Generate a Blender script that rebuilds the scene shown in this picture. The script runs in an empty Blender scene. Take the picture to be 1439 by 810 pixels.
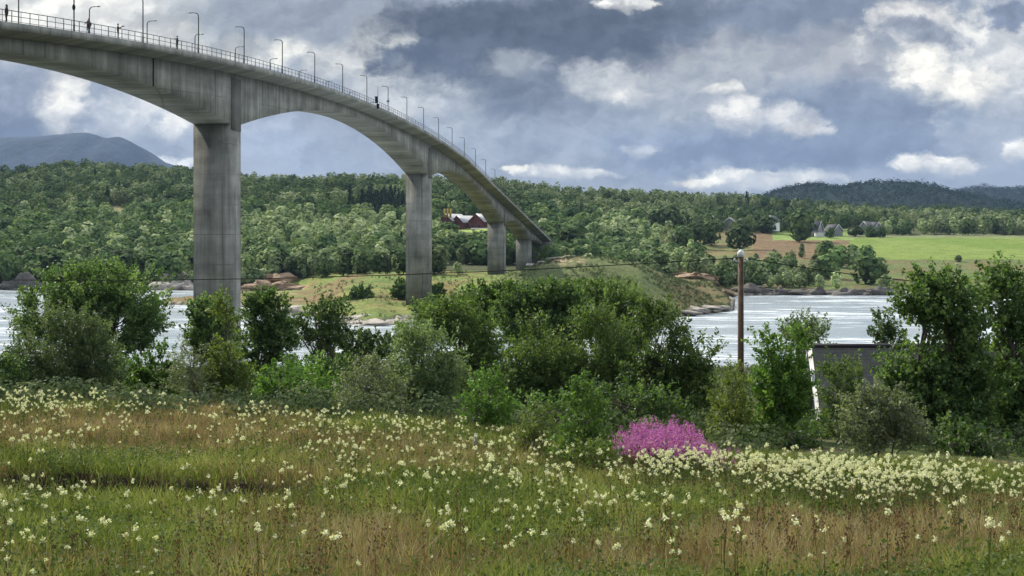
import bpy, math
import numpy as np
from mathutils import Vector, Matrix

rng = np.random.default_rng(11)
sc = bpy.context.scene
COL = sc.collection
F, XC, YH, HC = 2050.0, 719.5, 345.0, 18.0      # focal length, axis and horizon of the photograph, eye height over the water

def at(u, v, Y):
    """A point at distance Y seen at photograph pixel (u, v)."""
    return np.array([(u - XC) / F * Y, Y, HC - (v - YH) / F * Y])

# ------------------------------------------------------------------ noise
_perm = np.random.default_rng(3).random((256, 256))
def vnoise(x, y):
    x = np.asarray(x, float); y = np.asarray(y, float)
    xi = np.floor(x).astype(int); yi = np.floor(y).astype(int)
    fx = x - xi; fy = y - yi
    fx = fx * fx * (3 - 2 * fx); fy = fy * fy * (3 - 2 * fy)
    g = lambda a, b: _perm[a & 255, b & 255]
    return (g(xi, yi) * (1 - fx) + g(xi + 1, yi) * fx) * (1 - fy) + (g(xi, yi + 1) * (1 - fx) + g(xi + 1, yi + 1) * fx) * fy
def fbm(x, y, o=4):
    s = 0; a = 0.5; t = 0
    for k in range(o):
        s = s + a * vnoise(x * 2 ** k + 17.3 * k, y * 2 ** k + 9.1 * k); t += a; a *= 0.5
    return s / t
def sst(a, b, x):
    t = np.clip((x - a) / (b - a), 0, 1)
    return t * t * (3 - 2 * t)
def lerp(a, b, t): return a + (b - a) * t

# ------------------------------------------------------------------ objects
def link(o, parent=None):
    COL.objects.link(o)
    if parent is not None: o.parent = parent
    return o
def tag(o, label=None, cat=None, group=None, kind=None):
    if label: o['label'] = label
    if cat: o['category'] = cat
    if group: o['group'] = group
    if kind: o['kind'] = kind
    return o
def empty(name, loc=(0, 0, 0), rz=0.0):
    o = bpy.data.objects.new(name, None); o.empty_display_size = 0.2
    o.location = loc; o.rotation_euler = (0, 0, rz)
    return link(o)
def mesh_data(name, V, faces, mats, midx=None, col=None, uv=None, smooth=False):
    """faces: a list of (n,3) / (n,4) integer arrays."""
    me = bpy.data.meshes.new(name)
    V = np.ascontiguousarray(V, dtype=np.float32)
    faces = [np.asarray(f, dtype=np.int32) for f in faces if len(f)]
    loops = np.concatenate([f.ravel() for f in faces])
    tot = np.concatenate([np.full(len(f), f.shape[1], np.int32) for f in faces])
    start = np.concatenate([[0], np.cumsum(tot)[:-1]]).astype(np.int32)
    me.vertices.add(len(V)); me.vertices.foreach_set('co', V.ravel())
    me.loops.add(len(loops)); me.loops.foreach_set('vertex_index', loops)
    me.polygons.add(len(tot)); me.polygons.foreach_set('loop_start', start); me.polygons.foreach_set('loop_total', tot)
    if smooth: me.polygons.foreach_set('use_smooth', np.ones(len(tot), bool))
    if midx is not None: me.polygons.foreach_set('material_index', np.asarray(midx, np.int32))
    me.update(calc_edges=True)
    if col is not None:
        a = me.attributes.new('col', 'FLOAT_COLOR', 'POINT')
        c = np.ones((len(V), 4), np.float32); c[:, :3] = col
        a.data.foreach_set('color', c.ravel())
    if uv is not None:
        l = me.uv_layers.new(name='UVMap')
        l.data.foreach_set('uv', np.asarray(uv, np.float32)[loops].ravel())
    for m in (mats if isinstance(mats, (list, tuple)) else [mats]): me.materials.append(m)
    return me
def obj(name, me, parent=None): return link(bpy.data.objects.new(name, me), parent)

class MB:
    """Collects boxes, tubes and free quads; build() links them as one mesh object."""
    def __init__(s): s.v = []; s.q = []; s.t = []; s.n = 0
    def add(s, V, Q=(), T=()):
        V = np.asarray(V, float).reshape(-1, 3)
        s.v.append(V)
        if len(Q): s.q.append(np.asarray(Q) + s.n)
        if len(T): s.t.append(np.asarray(T) + s.n)
        s.n += len(V); return s
    def box(s, c, size, M=None):
        g = np.array([[x, y, z] for z in (-.5, .5) for y in (-.5, .5) for x in (-.5, .5)]) * np.asarray(size)
        if M is not None: g = g @ np.asarray(M).T
        return s.add(g + np.asarray(c), [[0, 2, 3, 1], [4, 5, 7, 6], [0, 1, 5, 4], [2, 6, 7, 3], [0, 4, 6, 2], [1, 3, 7, 5]])
    def tube(s, pts, rad, n=6):
        pts = np.asarray(pts, float); k = len(pts)
        rad = np.broadcast_to(np.asarray(rad, float), (k,))
        tan = np.gradient(pts, axis=0); tan /= np.linalg.norm(tan, axis=1)[:, None] + 1e-9
        up = np.array([0, 0, 1.]) if abs(tan[0][2]) < .9 else np.array([0, 1., 0])
        V = []
        for i in range(k):
            a = np.cross(tan[i], up); a /= np.linalg.norm(a) + 1e-9
            b = np.cross(tan[i], a)
            th = np.arange(n) * 2 * math.pi / n
            V.append(pts[i] + rad[i] * (np.cos(th)[:, None] * a + np.sin(th)[:, None] * b))
        V.append(pts[:1]); V.append(pts[-1:])
        Q = [[i * n + j, i * n + (j + 1) % n, (i + 1) * n + (j + 1) % n, (i + 1) * n + j] for i in range(k - 1) for j in range(n)]
        T = [[k * n, (j + 1) % n, j] for j in range(n)] + [[k * n + 1, (k - 1) * n + j, (k - 1) * n + (j + 1) % n] for j in range(n)]
        return s.add(np.concatenate(V), Q, T)
    def blob(s, c, r, rough=0.0, seed=0, nu=12, nv=8):
        th = np.linspace(0, 2 * math.pi, nu, endpoint=False); ph = np.linspace(-math.pi / 2, math.pi / 2, nv)
        V = []
        g = np.random.default_rng(seed)
        for p in ph:
            for t in th:
                k = 1 + rough * (vnoise(3 + 2.2 * math.cos(t) * math.cos(p) + seed * 7.7, 3 + 2.2 * math.sin(t) * math.cos(p) + 1.9 * math.sin(p)) - .5) * 2
                V.append([k * math.cos(t) * math.cos(p), k * math.sin(t) * math.cos(p), k * math.sin(p)])
        Q = [[i * nu + j, i * nu + (j + 1) % nu, (i + 1) * nu + (j + 1) % nu, (i + 1) * nu + j] for i in range(nv - 1) for j in range(nu)]
        return s.add(np.array(V) * np.asarray(r) + np.asarray(c), Q)
    def data(s, name, mat, smooth=False, **k):
        f = ([np.concatenate(s.q)] if s.q else []) + ([np.concatenate(s.t)] if s.t else [])
        return mesh_data(name, np.concatenate(s.v), f, mat, smooth=smooth, **k)
    def build(s, name, mat, parent=None, smooth=False): return obj(name, s.data(name, mat, smooth), parent)

# ------------------------------------------------------------------ materials
class NT:
    def __init__(s, tree): s.t = tree; s.L = tree.links
    def n(s, kind, **k):
        o = s.t.nodes.new(kind)
        for a, b in k.items(): setattr(o, a, b)
        return o
    def set(s, sock, v):
        if hasattr(v, 'is_output') or isinstance(v, bpy.types.NodeSocket): s.L.new(v, sock)
        else: sock.default_value = v
    def math(s, op, a, b=0.0, clamp=False):
        o = s.n('ShaderNodeMath', operation=op); o.use_clamp = clamp
        s.set(o.inputs[0], a); s.set(o.inputs[1], b); return o.outputs[0]
    def vmath(s, op, a, b=(0, 0, 0)):
        o = s.n('ShaderNodeVectorMath', operation=op)
        s.set(o.inputs[0], a)
        if op == 'SCALE': s.set(o.inputs['Scale'], b)
        else: s.set(o.inputs[1], b)
        return o.outputs['Value'] if op in ('LENGTH', 'DOT_PRODUCT') else o.outputs[0]
    def noise(s, vec, scale, detail=4.0, rough=.55, dist=0.0):
        o = s.n('ShaderNodeTexNoise'); s.set(o.inputs['Vector'], vec)
        o.inputs['Scale'].default_value = scale; o.inputs['Detail'].default_value = detail
        o.inputs['Roughness'].default_value = rough; o.inputs['Distortion'].default_value = dist
        return o
    def ramp(s, fac, stops):
        o = s.n('ShaderNodeValToRGB'); e = o.color_ramp.elements
        while len(e) < len(stops): e.new(.5)
        for i, (p, c) in enumerate(stops):
            e[i].position = p; e[i].color = (*c, 1) if len(c) == 3 else c
        s.set(o.inputs[0], fac); return o.outputs[0]
    def mix(s, fac, a, b, blend='MIX'):
        o = s.n('ShaderNodeMix', data_type='RGBA', blend_type=blend)
        s.set(o.inputs[0], fac)
        s.set(o.inputs[6], a if not isinstance(a, tuple) else (*a, 1)[:4]); s.set(o.inputs[7], b if not isinstance(b, tuple) else (*b, 1)[:4])
        return o.outputs[2]
    def rng(s, v, a, b, c, d, smooth=True):
        o = s.n('ShaderNodeMapRange'); o.interpolation_type = 'SMOOTHSTEP' if smooth else 'LINEAR'
        s.set(o.inputs[0], v)
        for i, x in zip((1, 2, 3, 4), (a, b, c, d)): o.inputs[i].default_value = x
        return o.outputs[0]
    def scalevec(s, vec, sx):
        return s.vmath('MULTIPLY', vec, sx)
def new_mat(name):
    m = bpy.data.materials.new(name); m.use_nodes = True
    t = NT(m.node_tree); b = m.node_tree.nodes['Principled BSDF']
    return m, t, b
def plain(name, c, rough=.7, metal=0.0, var=.25, scale=3.0):
    m, t, b = new_mat(name)
    co = t.n('ShaderNodeTexCoord').outputs['Object']
    f = t.noise(co, scale, 5, .6).outputs[0]
    c = np.array(c)
    t.set(b.inputs['Base Color'], t.ramp(f, [(.3, tuple(c * (1 - var))), (.7, tuple(np.minimum(c * (1 + var), 1)))]))
    b.inputs['Roughness'].default_value = rough; b.inputs['Metallic'].default_value = metal
    return m
def leaf_mat(name, trans=.35, gloss=.3, rough=.5, vary=.25, tint=(1.15, 1.25, .55)):
    m, t, b = new_mat(name)
    a = t.n('ShaderNodeAttribute', attribute_name='col')
    r = t.n('ShaderNodeObjectInfo').outputs['Random']
    k = t.rng(r, 0, 1, 1 - vary, 1 + vary, False)
    c = t.vmath('SCALE', a.outputs['Color'], k)
    t.set(b.inputs['Base Color'], c); b.inputs['Roughness'].default_value = rough
    b.inputs['Specular IOR Level'].default_value = gloss
    tr = t.n('ShaderNodeBsdfTranslucent')
    t.set(tr.inputs[0], t.mix(1.0, c, tint, 'MULTIPLY'))
    mx = t.n('ShaderNodeMixShader'); mx.inputs[0].default_value = trans
    t.L.new(b.outputs[0], mx.inputs[1]); t.L.new(tr.outputs[0], mx.inputs[2])
    t.L.new(mx.outputs[0], t.t.nodes['Material Output'].inputs[0])
    return m

M_leaf = leaf_mat('leaves', .5, .25, .5)
M_far = leaf_mat('far_leaves', .24, .05, .8, .25, (1.0, 1.15, .7))
M_grass = leaf_mat('grass_blades', .3, .12, .6)
M_petal = leaf_mat('petals', .3, .1, .8, .16)
M_bark = plain('bark', (.09, .075, .06), .9, 0, .45, 6)
M_birch = plain('birch_bark', (.42, .41, .38), .8, 0, .5, 9)

def concrete():
    m, t, b = new_mat('concrete')
    uv = t.n('ShaderNodeUVMap').outputs[0]
    streak = t.noise(t.scalevec(uv, (.55, .05, 1)), 1.0, 6, .65).outputs[0]
    fine = t.noise(t.scalevec(uv, (2.3, .11, 1)), 1.0, 6, .7).outputs[0]
    blot = t.noise(t.scalevec(uv, (.16, .22, 1)), 1.0, 5, .6).outputs[0]
    lay = t.noise(t.scalevec(uv, (.02, .45, 1)), 1.0, 4, .7).outputs[0]
    s = t.math('ADD', t.math('MULTIPLY', streak, .34), t.math('MULTIPLY', fine, .12))
    s = t.math('ADD', s, t.math('MULTIPLY', blot, .40)); s = t.math('ADD', s, t.math('MULTIPLY', lay, .14))
    c = t.ramp(s, [(.40, (.075, .075, .064)), (.47, (.145, .146, .126)), (.53, (.205, .205, .178)), (.60, (.29, .29, .255))])
    # formwork joints every 5 m along the girder and 4 m up the piers
    sep = t.n('ShaderNodeSeparateXYZ'); t.L.new(uv, sep.inputs[0])
    jx = t.math('ABSOLUTE', t.math('SUBTRACT', t.math('FRACT', t.math('DIVIDE', sep.outputs[0], 5.0)), .5))
    jx = t.rng(jx, .485, .497, 0, 1)
    jy = t.math('ABSOLUTE', t.math('SUBTRACT', t.math('FRACT', t.math('DIVIDE', sep.outputs[1], 4.2)), .5))
    jy = t.rng(jy, .480, .495, 0, 1)
    j = t.math('MULTIPLY', t.math('MAXIMUM', jx, jy), t.rng(t.noise(uv, .13, 2).outputs[0], .36, .6, .1, .8))
    c = t.mix(j, c, (.10, .10, .09))
    drip = t.rng(t.noise(t.scalevec(uv, (.9, .035, 1)), 1.0, 3, .5, .6).outputs[0],   .575, .70, 0, .8)
    c = t.mix(drip, c, (.075, .073, .066))
    t.set(b.inputs['Base Color'], c); b.inputs['Roughness'].default_value = .88
    bp = t.n('ShaderNodeBump'); bp.inputs['Strength'].default_value = .25; bp.inputs['Distance'].default_value = .05
    t.L.new(fine, bp.inputs['Height']); t.L.new(bp.outputs[0], b.inputs['Normal'])
    return m
M_conc = concrete()
M_steel = plain('weathered_steel', (.075, .078, .072), .8, .0, .2, 2)
M_lamp = plain('lamp_housing', (.22, .22, .215), .45, .2, .15, 4)
M_glass = plain('lamp_glass', (.55, .55, .52), .2, 0, .05, 4)
M_dark = plain('dark_paint', (.022, .022, .022), .95, 0, .3, 4); M_dark.node_tree.nodes['Principled BSDF'].inputs['Specular IOR Level'].default_value = .05
M_steel.node_tree.nodes['Principled BSDF'].inputs['Specular IOR Level'].default_value = .15
M_asph = plain('asphalt', (.05, .05, .05), .9, 0, .2, 2)

# ------------------------------------------------------------------ terrain
tab = lambda u, *p: np.interp(u, [a for a, b in p], [b for a, b in p])
def edge_meadow(u): return tab(u, (-600, 41), (0, 40), (350, 39), (600, 37), (900, 34.5), (1200, 33), (2000, 32))
def isl_near(u): return tab(u, (200, 460), (225, 440), (300, 432), (370, 412), (400, 395), (430, 372), (455, 356), (490, 342), (530, 324), (565, 350), (600, 356), (700, 350), (800, 345), (900, 350), (960, 368), (1000, 384), (1026, 398), (1034, 404))
def far_shore(u): return tab(u, (-900, 620), (0, 588), (200, 588), (270, 580), (350, 573), (420, 566), (450, 530), (470, 500), (930, 420), (960, 430), (1000, 482), (1030, 516), (1100, 527), (1260, 531), (2400, 560))
def crest(u): return tab(u, (640, 7), (700, 9.0), (740, 11.3), (780, 13.5), (815, 14.4), (850, 14.2), (900, 12.4), (940, 8.8), (980, 4.9), (1010, 2.4), (1030, .4), (1040, -2))
def elev(X, Y, detail=True):
    X = np.asarray(X, float); Y = np.asarray(Y, float)
    Ys = np.maximum(Y, 9.0)
    u = np.clip(XC + F * X / Ys, -900, 2400)
    # the meadow below the camera
    fall = tab(u, (-900, .03), (0, .033), (350, .045), (600, .060), (900, .096), (1200, .112), (1440, .126), (2400, .12))
    zm = lambda yy: 13.93 - np.maximum(yy - 18, -6) * fall
    E = edge_meadow(u)
    Ym = np.minimum(Ys, E)
    z = zm(Ym)
    yb = 27.6 + 1.2 * (fbm(X * .35, Y * .0 + 2.2) - .5)
    drop = .42 * sst(yb + .15, yb - .15, Ys) * sst(19.5, 24, Ys) * sst(520, 380, u)
    z = z - drop
    if detail:
        z = z + .22 * (fbm(X * .32, Y * .32) - .5) * sst(8, 14, Ys) + .1 * (fbm(X * 1.1 + 5, Y * 1.1, 2) - .5)
    # slope down to the shore
    t = Ys - E
    zs = np.interp(Ys, [30, 80, 120, 170, 205, 235, 260], [12.6, 6.0, 4.0, 2.3, .9, -1.6, -3])
    z = np.where(t > 0, lerp(z - .02 * t, zs, sst(0, np.maximum(80 - E, 1), t)), z)
    # mainland beyond the water
    sh = far_shore(u)
    z600 = tab(u, (-900, 3), (340, 3.5), (440, 7.5), (1000, 7.5), (1060, 5.2), (2400, 5))
    z700 = tab(u, (-900, 13), (700, 12), (900, 11.5), (2400, 11.5))
    z950 = tab(u, (-900, 42), (0, 40), (700, 38), (800, 34), (900, 28), (1000, 25), (1060, 23.6), (2400, 23.6))
    zt = tab(u, (-900, 72), (0, 80), (120, 84), (225, 81), (340, 75), (430, 71), (520, 73), (600, 72), (700, 68), (780, 64), (860, 61), (920, 59), (1030, 54), (1100, 50), (1200, 45), (1440, 38), (2400, 38))
    zl = np.where(Ys < 600, lerp(1.1 + 0 * Ys, z600, np.clip((Ys - sh - 6) / np.maximum(600 - sh - 6, 4), 0, 1)),
         np.where(Ys < 700, lerp(z600, z700, np.clip((Ys - 600) / 100, 0, 1)),
         np.where(Ys < 950, lerp(z700, z950, np.clip((Ys - 700) / 250, 0, 1)),
         np.where(Ys < 1350, lerp(z950, zt, np.clip((Ys - 950) / 400, 0, 1)), zt - np.clip((Ys - 1350) / 700, 0, 1) * 60))))
    zl = lerp(-3.0, zl, sst(-6, 7, Ys - sh))
    if detail: zl = zl + (fbm(X * .02, Y * .02) - .5) * 7 * sst(600, 800, Ys) * (1 - .85 * sst(1040, 1140, u) * sst(990, 940, Ys)) + (fbm(X * .15, Y * .15, 3) - .5) * .8 * sst(0, 12, Ys - sh)
    # the island under the bridge
    d = Ys - isl_near(u)
    far_e = tab(u, (200, 440), (225, 458), (300, 500), (350, 528), (420, 545), (440, 560), (450, 3000), (990, 3000), (1005, 470), (1030, 420))
    zi = .9 * sst(-3, 10, d) + np.clip(d, 0, 170) / 170 * 6.4 * sst(420, 500, u) * sst(0, 30, d)
    zi = lerp(-3.0, zi + .5, sst(-5, 6, d) * sst(5, -4, Ys - far_e) * sst(205, 232, u) * sst(1036, 1024, u))
    c = crest(u); Yc = 432.0
    shape = np.where(Ys < Yc, np.sin(np.clip(d / np.maximum(Yc - isl_near(u), 8), 0, 1) * math.pi / 2) ** .9, 1 - .5 * sst(0, 110, Ys - Yc))
    zc = np.where(d > 0, c * shape, -3)
    zc = np.where(u < 640, -3, zc)
    zi = np.maximum(zi, zc)
    zi = np.where((Ys > 560) | (u > 1042), -3, zi)
    if detail: zi = zi + (fbm(X * .07, Y * .07) - .5) * 1.3 * sst(0, 20, d) * sst(420, 460, u) + (fbm(X * .4, Y * .25, 3) - .5) * .45 * sst(-2, 4, d)
    far = np.maximum(zl, zi)
    return np.where(Ys < 262, z, far)
def ground_z(X, Y): return float(elev(np.array([X]), np.array([Y]))[0])

def ground_colour(X, Y, Z):
    Ys = np.maximum(Y, 9); u = XC + F * X / Ys; v = YH + (HC - Z) / Ys * F
    n1 = fbm(X * .09 + 3, Y * .09); n2 = fbm(X * .5 + 8, Y * .5, 3); n3 = fbm(X * .03 + 1, Y * .012 + 5, 3)
    mixc = lambda c, d, t: c + (np.array(d) - c) * np.clip(t, 0, 1)[:, None]
    C = np.tile([.055, .07, .028], (len(X), 1)).astype(float)
    C = mixc(C, [.085, .075, .035], (n2 - .35) * 2)
    near = Ys < 48
    C = np.where(near[:, None], mixc(np.tile([.060, .078, .024], (len(X), 1)), [.085, .072, .034], sst(.42, .62, fbm(X * .25, Y * .4))), C)
    bank = near & (Ys > 26) & (Ys < 28.2) & (u < 480)
    C = mixc(C, [.045, .03, .02], bank * sst(.35, .55, n2))
    isl = (Ys > 300) & (Ys < 600) & (u > 200) & (u < 1040)
    g = mixc(np.tile([.12, .165, .038], (len(X), 1)), [.17, .175, .05], sst(.45, .6, n1))
    g = mixc(g, [.16, .11, .05], sst(.56, .66, fbm(X * .05 + 2, Y * .02 + 1, 4)) * sst(432, 424, v) * .8 + sst(.4, .55, n2) * sst(427, 421, v) * sst(410, 416, v) * .85)
    g = mixc(g, [.085, .10, .036], sst(690, 740, u) * .92)
    g = mixc(g, [.08, .105, .035], sst(700, 760, u) * sst(.42, .58, n2) * .85)
    g = mixc(g, [.125, .078, .038], sst(920, 975, u + 80 * (n1 - .5)) * sst(.40, .54, n2) * .85)
    C = np.where(isl[:, None], g, C)
    rock = np.array([.30, .265, .22])
    C = mixc(C, [.28, .20, .13], isl * sst(735, 750, u) * sst(828, 812, u) * sst(375, 369, v) * sst(.46, .56, n2))
    # fields on the far side
    far = Ys > 500
    C = np.where((far & (u > 1030) & (Ys < 720))[:, None], mixc(np.tile([.10, .135, .040], (len(X), 1)), [.135, .105, .05], sst(.45, .6, n2 * .5 + n1 * .5)), C)
    brown = far & (v > 327 + 8 * sst(1150, 1240, u)) & (v < 366 + 10 * (n1 - .5)) & (u > 1048 + 40 * (n1 - .5)) & (u < 1248) & (Ys > 600)
    C = mixc(C, [.175, .11, .06], brown * (.75 + .5 * (n2 - .5)))
    ol = far & (u > 880) & (u < 1060) & (v > 322) & (v < 395) & (Ys > 600) & (Ys < 990)
    C = mixc(np.where(ol[:, None], np.array([.12, .135, .045]), C), [.16, .125, .055], ol * sst(.45, .55, n1))
    green = far & (u > 1195 + 12 * (n1 - .5)) & (v > 334.5) & (v < 365 + 2 * (n1 - .5)) & (Ys > 640)
    C = np.where(green[:, None], mixc(np.tile([.12, .18, .030], (len(X), 1)), [.15, .20, .042], sst(.4, .6, n3)), C)
    lawn = far & (u > 1085) & (u < 1200) & (v > 322) & (v < 338) & (Ys > 850)
    C = np.where(lawn[:, None], np.array([.17, .23, .06]), C)
    C = mixc(C, [.16, .18, .08], far & (u > 1190) & (v > 329) & (v < 334.5) & (Ys > 900))
    cl = far & (np.hypot((u - 170) / 38, (v - 299) / 7) < 1)
    C = np.where(cl[:, None], np.array([.25, .17, .08]), C)
    C = np.where((far & (np.hypot((u - 668) / 26, (v - 324) / 3.5) < 1))[:, None], np.array([.22, .28, .07]), C)
    # shore rock
    sh = (Ys > 230) & (Z < 2.2) & (Z > -3)
    C = mixc(C, rock, sh * sst(1.25, .7, Z - 1.2 * (n1 - .5)))
    C = mixc(C, [.28, .18, .10], sh * (u > 345) * (u < 440) * (Ys > 560) * sst(.5, 1.0, Z))
    C = mixc(C, [.05, .042, .032], sh * sst(.55, .2, Z))
    return C

def build_ground():
    a = np.concatenate([np.linspace(-180, -30, 50, endpoint=False), np.linspace(-30, 30, 760), np.linspace(30, 180, 51)[1:]])
    a = np.radians(a)
    r = np.concatenate([[.5, 3, 6, 9, 11], np.geomspace(13, 44, 230), np.geomspace(44.5, 300, 110), np.geomspace(302, 700, 190), np.geomspace(704, 1450, 120), [1600, 2000, 2600, 4000, 6500, 9000]])
    A, R = np.meshgrid(a, r, indexing='ij')
    X = (R * np.sin(A)).ravel(); Y = (R * np.cos(A)).ravel()
    Z = elev(X, np.abs(Y)).ravel()
    Rr = R.ravel()
    Z = np.where(np.cos(A).ravel() < .55, lerp(Z, np.where(Rr < 60, 13.9, lerp(13.9, 45, sst(60, 900, Rr))), sst(.75, .45, np.cos(A).ravel())), Z)
    C = ground_colour(X, np.abs(Y), Z)
    na, nr = A.shape
    i = np.arange(na - 1)[:, None] * nr + np.arange(nr - 1)[None]
    Q = np.stack([i, i + nr, i + nr + 1, i + 1], -1).reshape(-1, 4)
    m, t, b = new_mat('ground')
    at_ = t.n('ShaderNodeAttribute', attribute_name='col').outputs['Color']
    co = t.n('ShaderNodeTexCoord').outputs['Object']
    f1 = t.noise(t.scalevec(co, (1.2, .5, 1.2)), 1.0, 6, .7).outputs[0]
    f2 = t.noise(co, .11, 5, .65).outputs[0]
    k = t.math('ADD', t.rng(f1, .3, .7, .62, 1.32), t.rng(f2, .3, .7, -.18, .18))
    t.set(b.inputs['Base Color'], t.vmath('SCALE', at_, k))
    b.inputs['Roughness'].default_value = .95; b.inputs['Specular IOR Level'].default_value = .1
    bp = t.n('ShaderNodeBump'); bp.inputs['Strength'].default_value = .6; bp.inputs['Distance'].default_value = .35
    t.L.new(f1, bp.inputs['Height']); t.L.new(bp.outputs[0], b.inputs['Normal'])
    o = obj('ground', mesh_data('ground', np.stack([X, Y, Z], 1), [Q], m, col=C, smooth=True))
    tag(o, kind='structure')

def build_water():
    m, t, b = new_mat('water')
    co = t.n('ShaderNodeTexCoord').outputs['Object']
    w1 = t.noise(t.scalevec(co, (.30, .9, 1)), 1.0, 6, .62, .4).outputs[0]
    w2 = t.noise(t.scalevec(co, (.02, .085, 1)), 1.0, 5, .6, .8).outputs[0]
    patch = t.rng(t.noise(t.scalevec(co, (.008, .05, 1)), 1.0, 4, .6, 1.0).outputs[0], .42, .6, .25, 1)
    h = t.math('ADD', t.math('MULTIPLY', t.math('MULTIPLY', w1, patch), .5), t.math('MULTIPLY', w2, 1.2))
    bp = t.n('ShaderNodeBump'); bp.inputs['Strength'].default_value = 1.0; bp.inputs['Distance'].default_value = .55
    t.L.new(h, bp.inputs['Height']); t.L.new(bp.outputs[0], b.inputs['Normal'])
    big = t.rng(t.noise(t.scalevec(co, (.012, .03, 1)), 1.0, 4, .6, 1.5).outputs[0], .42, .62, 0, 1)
    foam_glint = t.math('MULTIPLY', big, t.rng(t.noise(t.scalevec(co, (.06, .28, 1)), 1.0, 8, .7, 1.6).outputs[0], .44, .64, 0, .95))
    t.set(b.inputs['Base Color'], t.mix(foam_glint, (.26, .30, .315), (.85, .88, .90)))  # foam, with sky reflection and sun glitter also painted into the pale colour
    t.set(b.inputs['Roughness'], t.rng(foam_glint, 0, 1, .17, .6))
    b.inputs['IOR'].default_value = 1.333; b.inputs['Specular IOR Level'].default_value = .5
    mb = MB(); mb.add([[-2600, 150, 0], [2600, 150, 0], [2600, 2200, 0], [-2600, 2200, 0]], [[0, 1, 2, 3]])
    tag(mb.build('water', m), kind='structure')

# ------------------------------------------------------------------ leaves
def rnd_dirs(n, g):
    d = g.normal(size=(n, 3)); return d / np.linalg.norm(d, axis=1)[:, None]
def norm(d): return d / (np.linalg.norm(d, axis=1)[:, None] + 1e-9)
def leaf_quads(c, d, nrm, L, W):
    """Rhombic leaves: centre, long axis, rough normal, length, half width."""
    w = norm(np.cross(d, nrm)); L = np.reshape(L, (-1, 1)); W = np.reshape(W, (-1, 1))
    V = np.stack([c - d * L * .5, c + w * W - d * L * .06, c + d * L * .5, c - w * W - d * L * .06], 1)
    return V.reshape(-1, 3)
def quads(n): return np.arange(n * 4, dtype=np.int32).reshape(-1, 4)
def pick(cols, t):
    """Colour along a list of colours, t in 0..1 per item."""
    c = np.array(cols, float); k = np.clip(t, 0, .9999) * (len(c) - 1); i = k.astype(int)
    return c[i] + (c[i + 1] - c[i]) * (k - i)[:, None]

PAL = {
    'willow': [(0.061, 0.095, 0.039), (0.116, 0.161, 0.076), (0.195, 0.238, 0.134)],
    'grey':   [(0.085, 0.110, 0.061), (0.140, 0.165, 0.100), (0.220, 0.244, 0.171)],
    'olive':  [(.054, .096, .026), (.106, .164, .048), (.18, .235, .082)],
    'dark':   [(0.044, 0.085, 0.029), (0.085, 0.144, 0.046), (0.159, 0.226, 0.079)],
    'bright': [(.045, .100, .018), (.080, .150, .028), (.135, .215, .050)],
    'lime':   [(.10, .15, .03), (.175, .225, .05), (.26, .30, .09)],
    'birch':  [(.055, .088, .020), (.105, .145, .034), (.170, .205, .062)],
}
def grow(lobes, g, sprays, leaves, leaf=.075, wid=.2, slen=.7, up=.45, hole=.42, hs=.9, pal='willow', inner=.35):
    """Leaves on twig sprays through a crown made of ellipsoid lobes (centre, radii). Returns vertices, colours, spray roots."""
    lob = np.array([[*c, *r] for c, r in lobes], float)
    vol = lob[:, 3] * lob[:, 4] * lob[:, 5]; p = vol ** .62; p /= p.sum()
    i = g.choice(len(lob), sprays * 2, p=p)
    d = rnd_dirs(sprays * 2, g)
    rr = lerp(inner, 1.0, g.random(sprays * 2) ** .6)
    wob = .78 + .5 * vnoise(d[:, 0] * 2.6 + i * 3.1 + 50, d[:, 2] * 2.6 + d[:, 1] * 1.7 + 50)
    o = lob[i, :3] + d * lob[i, 3:] * (rr * wob)[:, None]
    keep = fbm(o[:, 0] / hs + 40 + o[:, 1] * .25, o[:, 2] / hs + 60 + o[:, 1] * .15, 2) > hole - .02 - .14 * (1 - rr)
    o, d, i = o[keep][:sprays], d[keep][:sprays], i[keep][:sprays]
    n = len(o)
    sd = norm(d * .8 + np.array([0, 0, up]) + .45 * rnd_dirs(n, g))
    sl = slen * (.6 + .8 * g.random(n))
    k = leaves; t = g.random((n, k)) ** .8
    spread = (.10 + .22 * (1 - t)) * sl[:, None]
    c = o[:, None] + sd[:, None] * (t * sl[:, None])[..., None] + g.normal(size=(n, k, 3)) * spread[..., None] * .55
    c = c.reshape(-1, 3); N = n * k
    ld = norm(np.repeat(sd, k, 0) * .55 + rnd_dirs(N, g) + np.array([0, 0, -.15]))
    nn = norm(np.repeat(d, k, 0) * .5 + rnd_dirs(N, g) + np.array([0, 0, .5]))
    L = leaf * (.6 + .9 * g.random(N))
    V = leaf_quads(c, ld, nn, L, L * wid)
    tone = np.repeat(np.clip(.48 + .28 * g.normal(size=n), 0, 1), k) + .22 * g.normal(size=N)
    C = np.repeat(pick(PAL[pal], tone), 4, 0)
    return V, C, o
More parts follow.
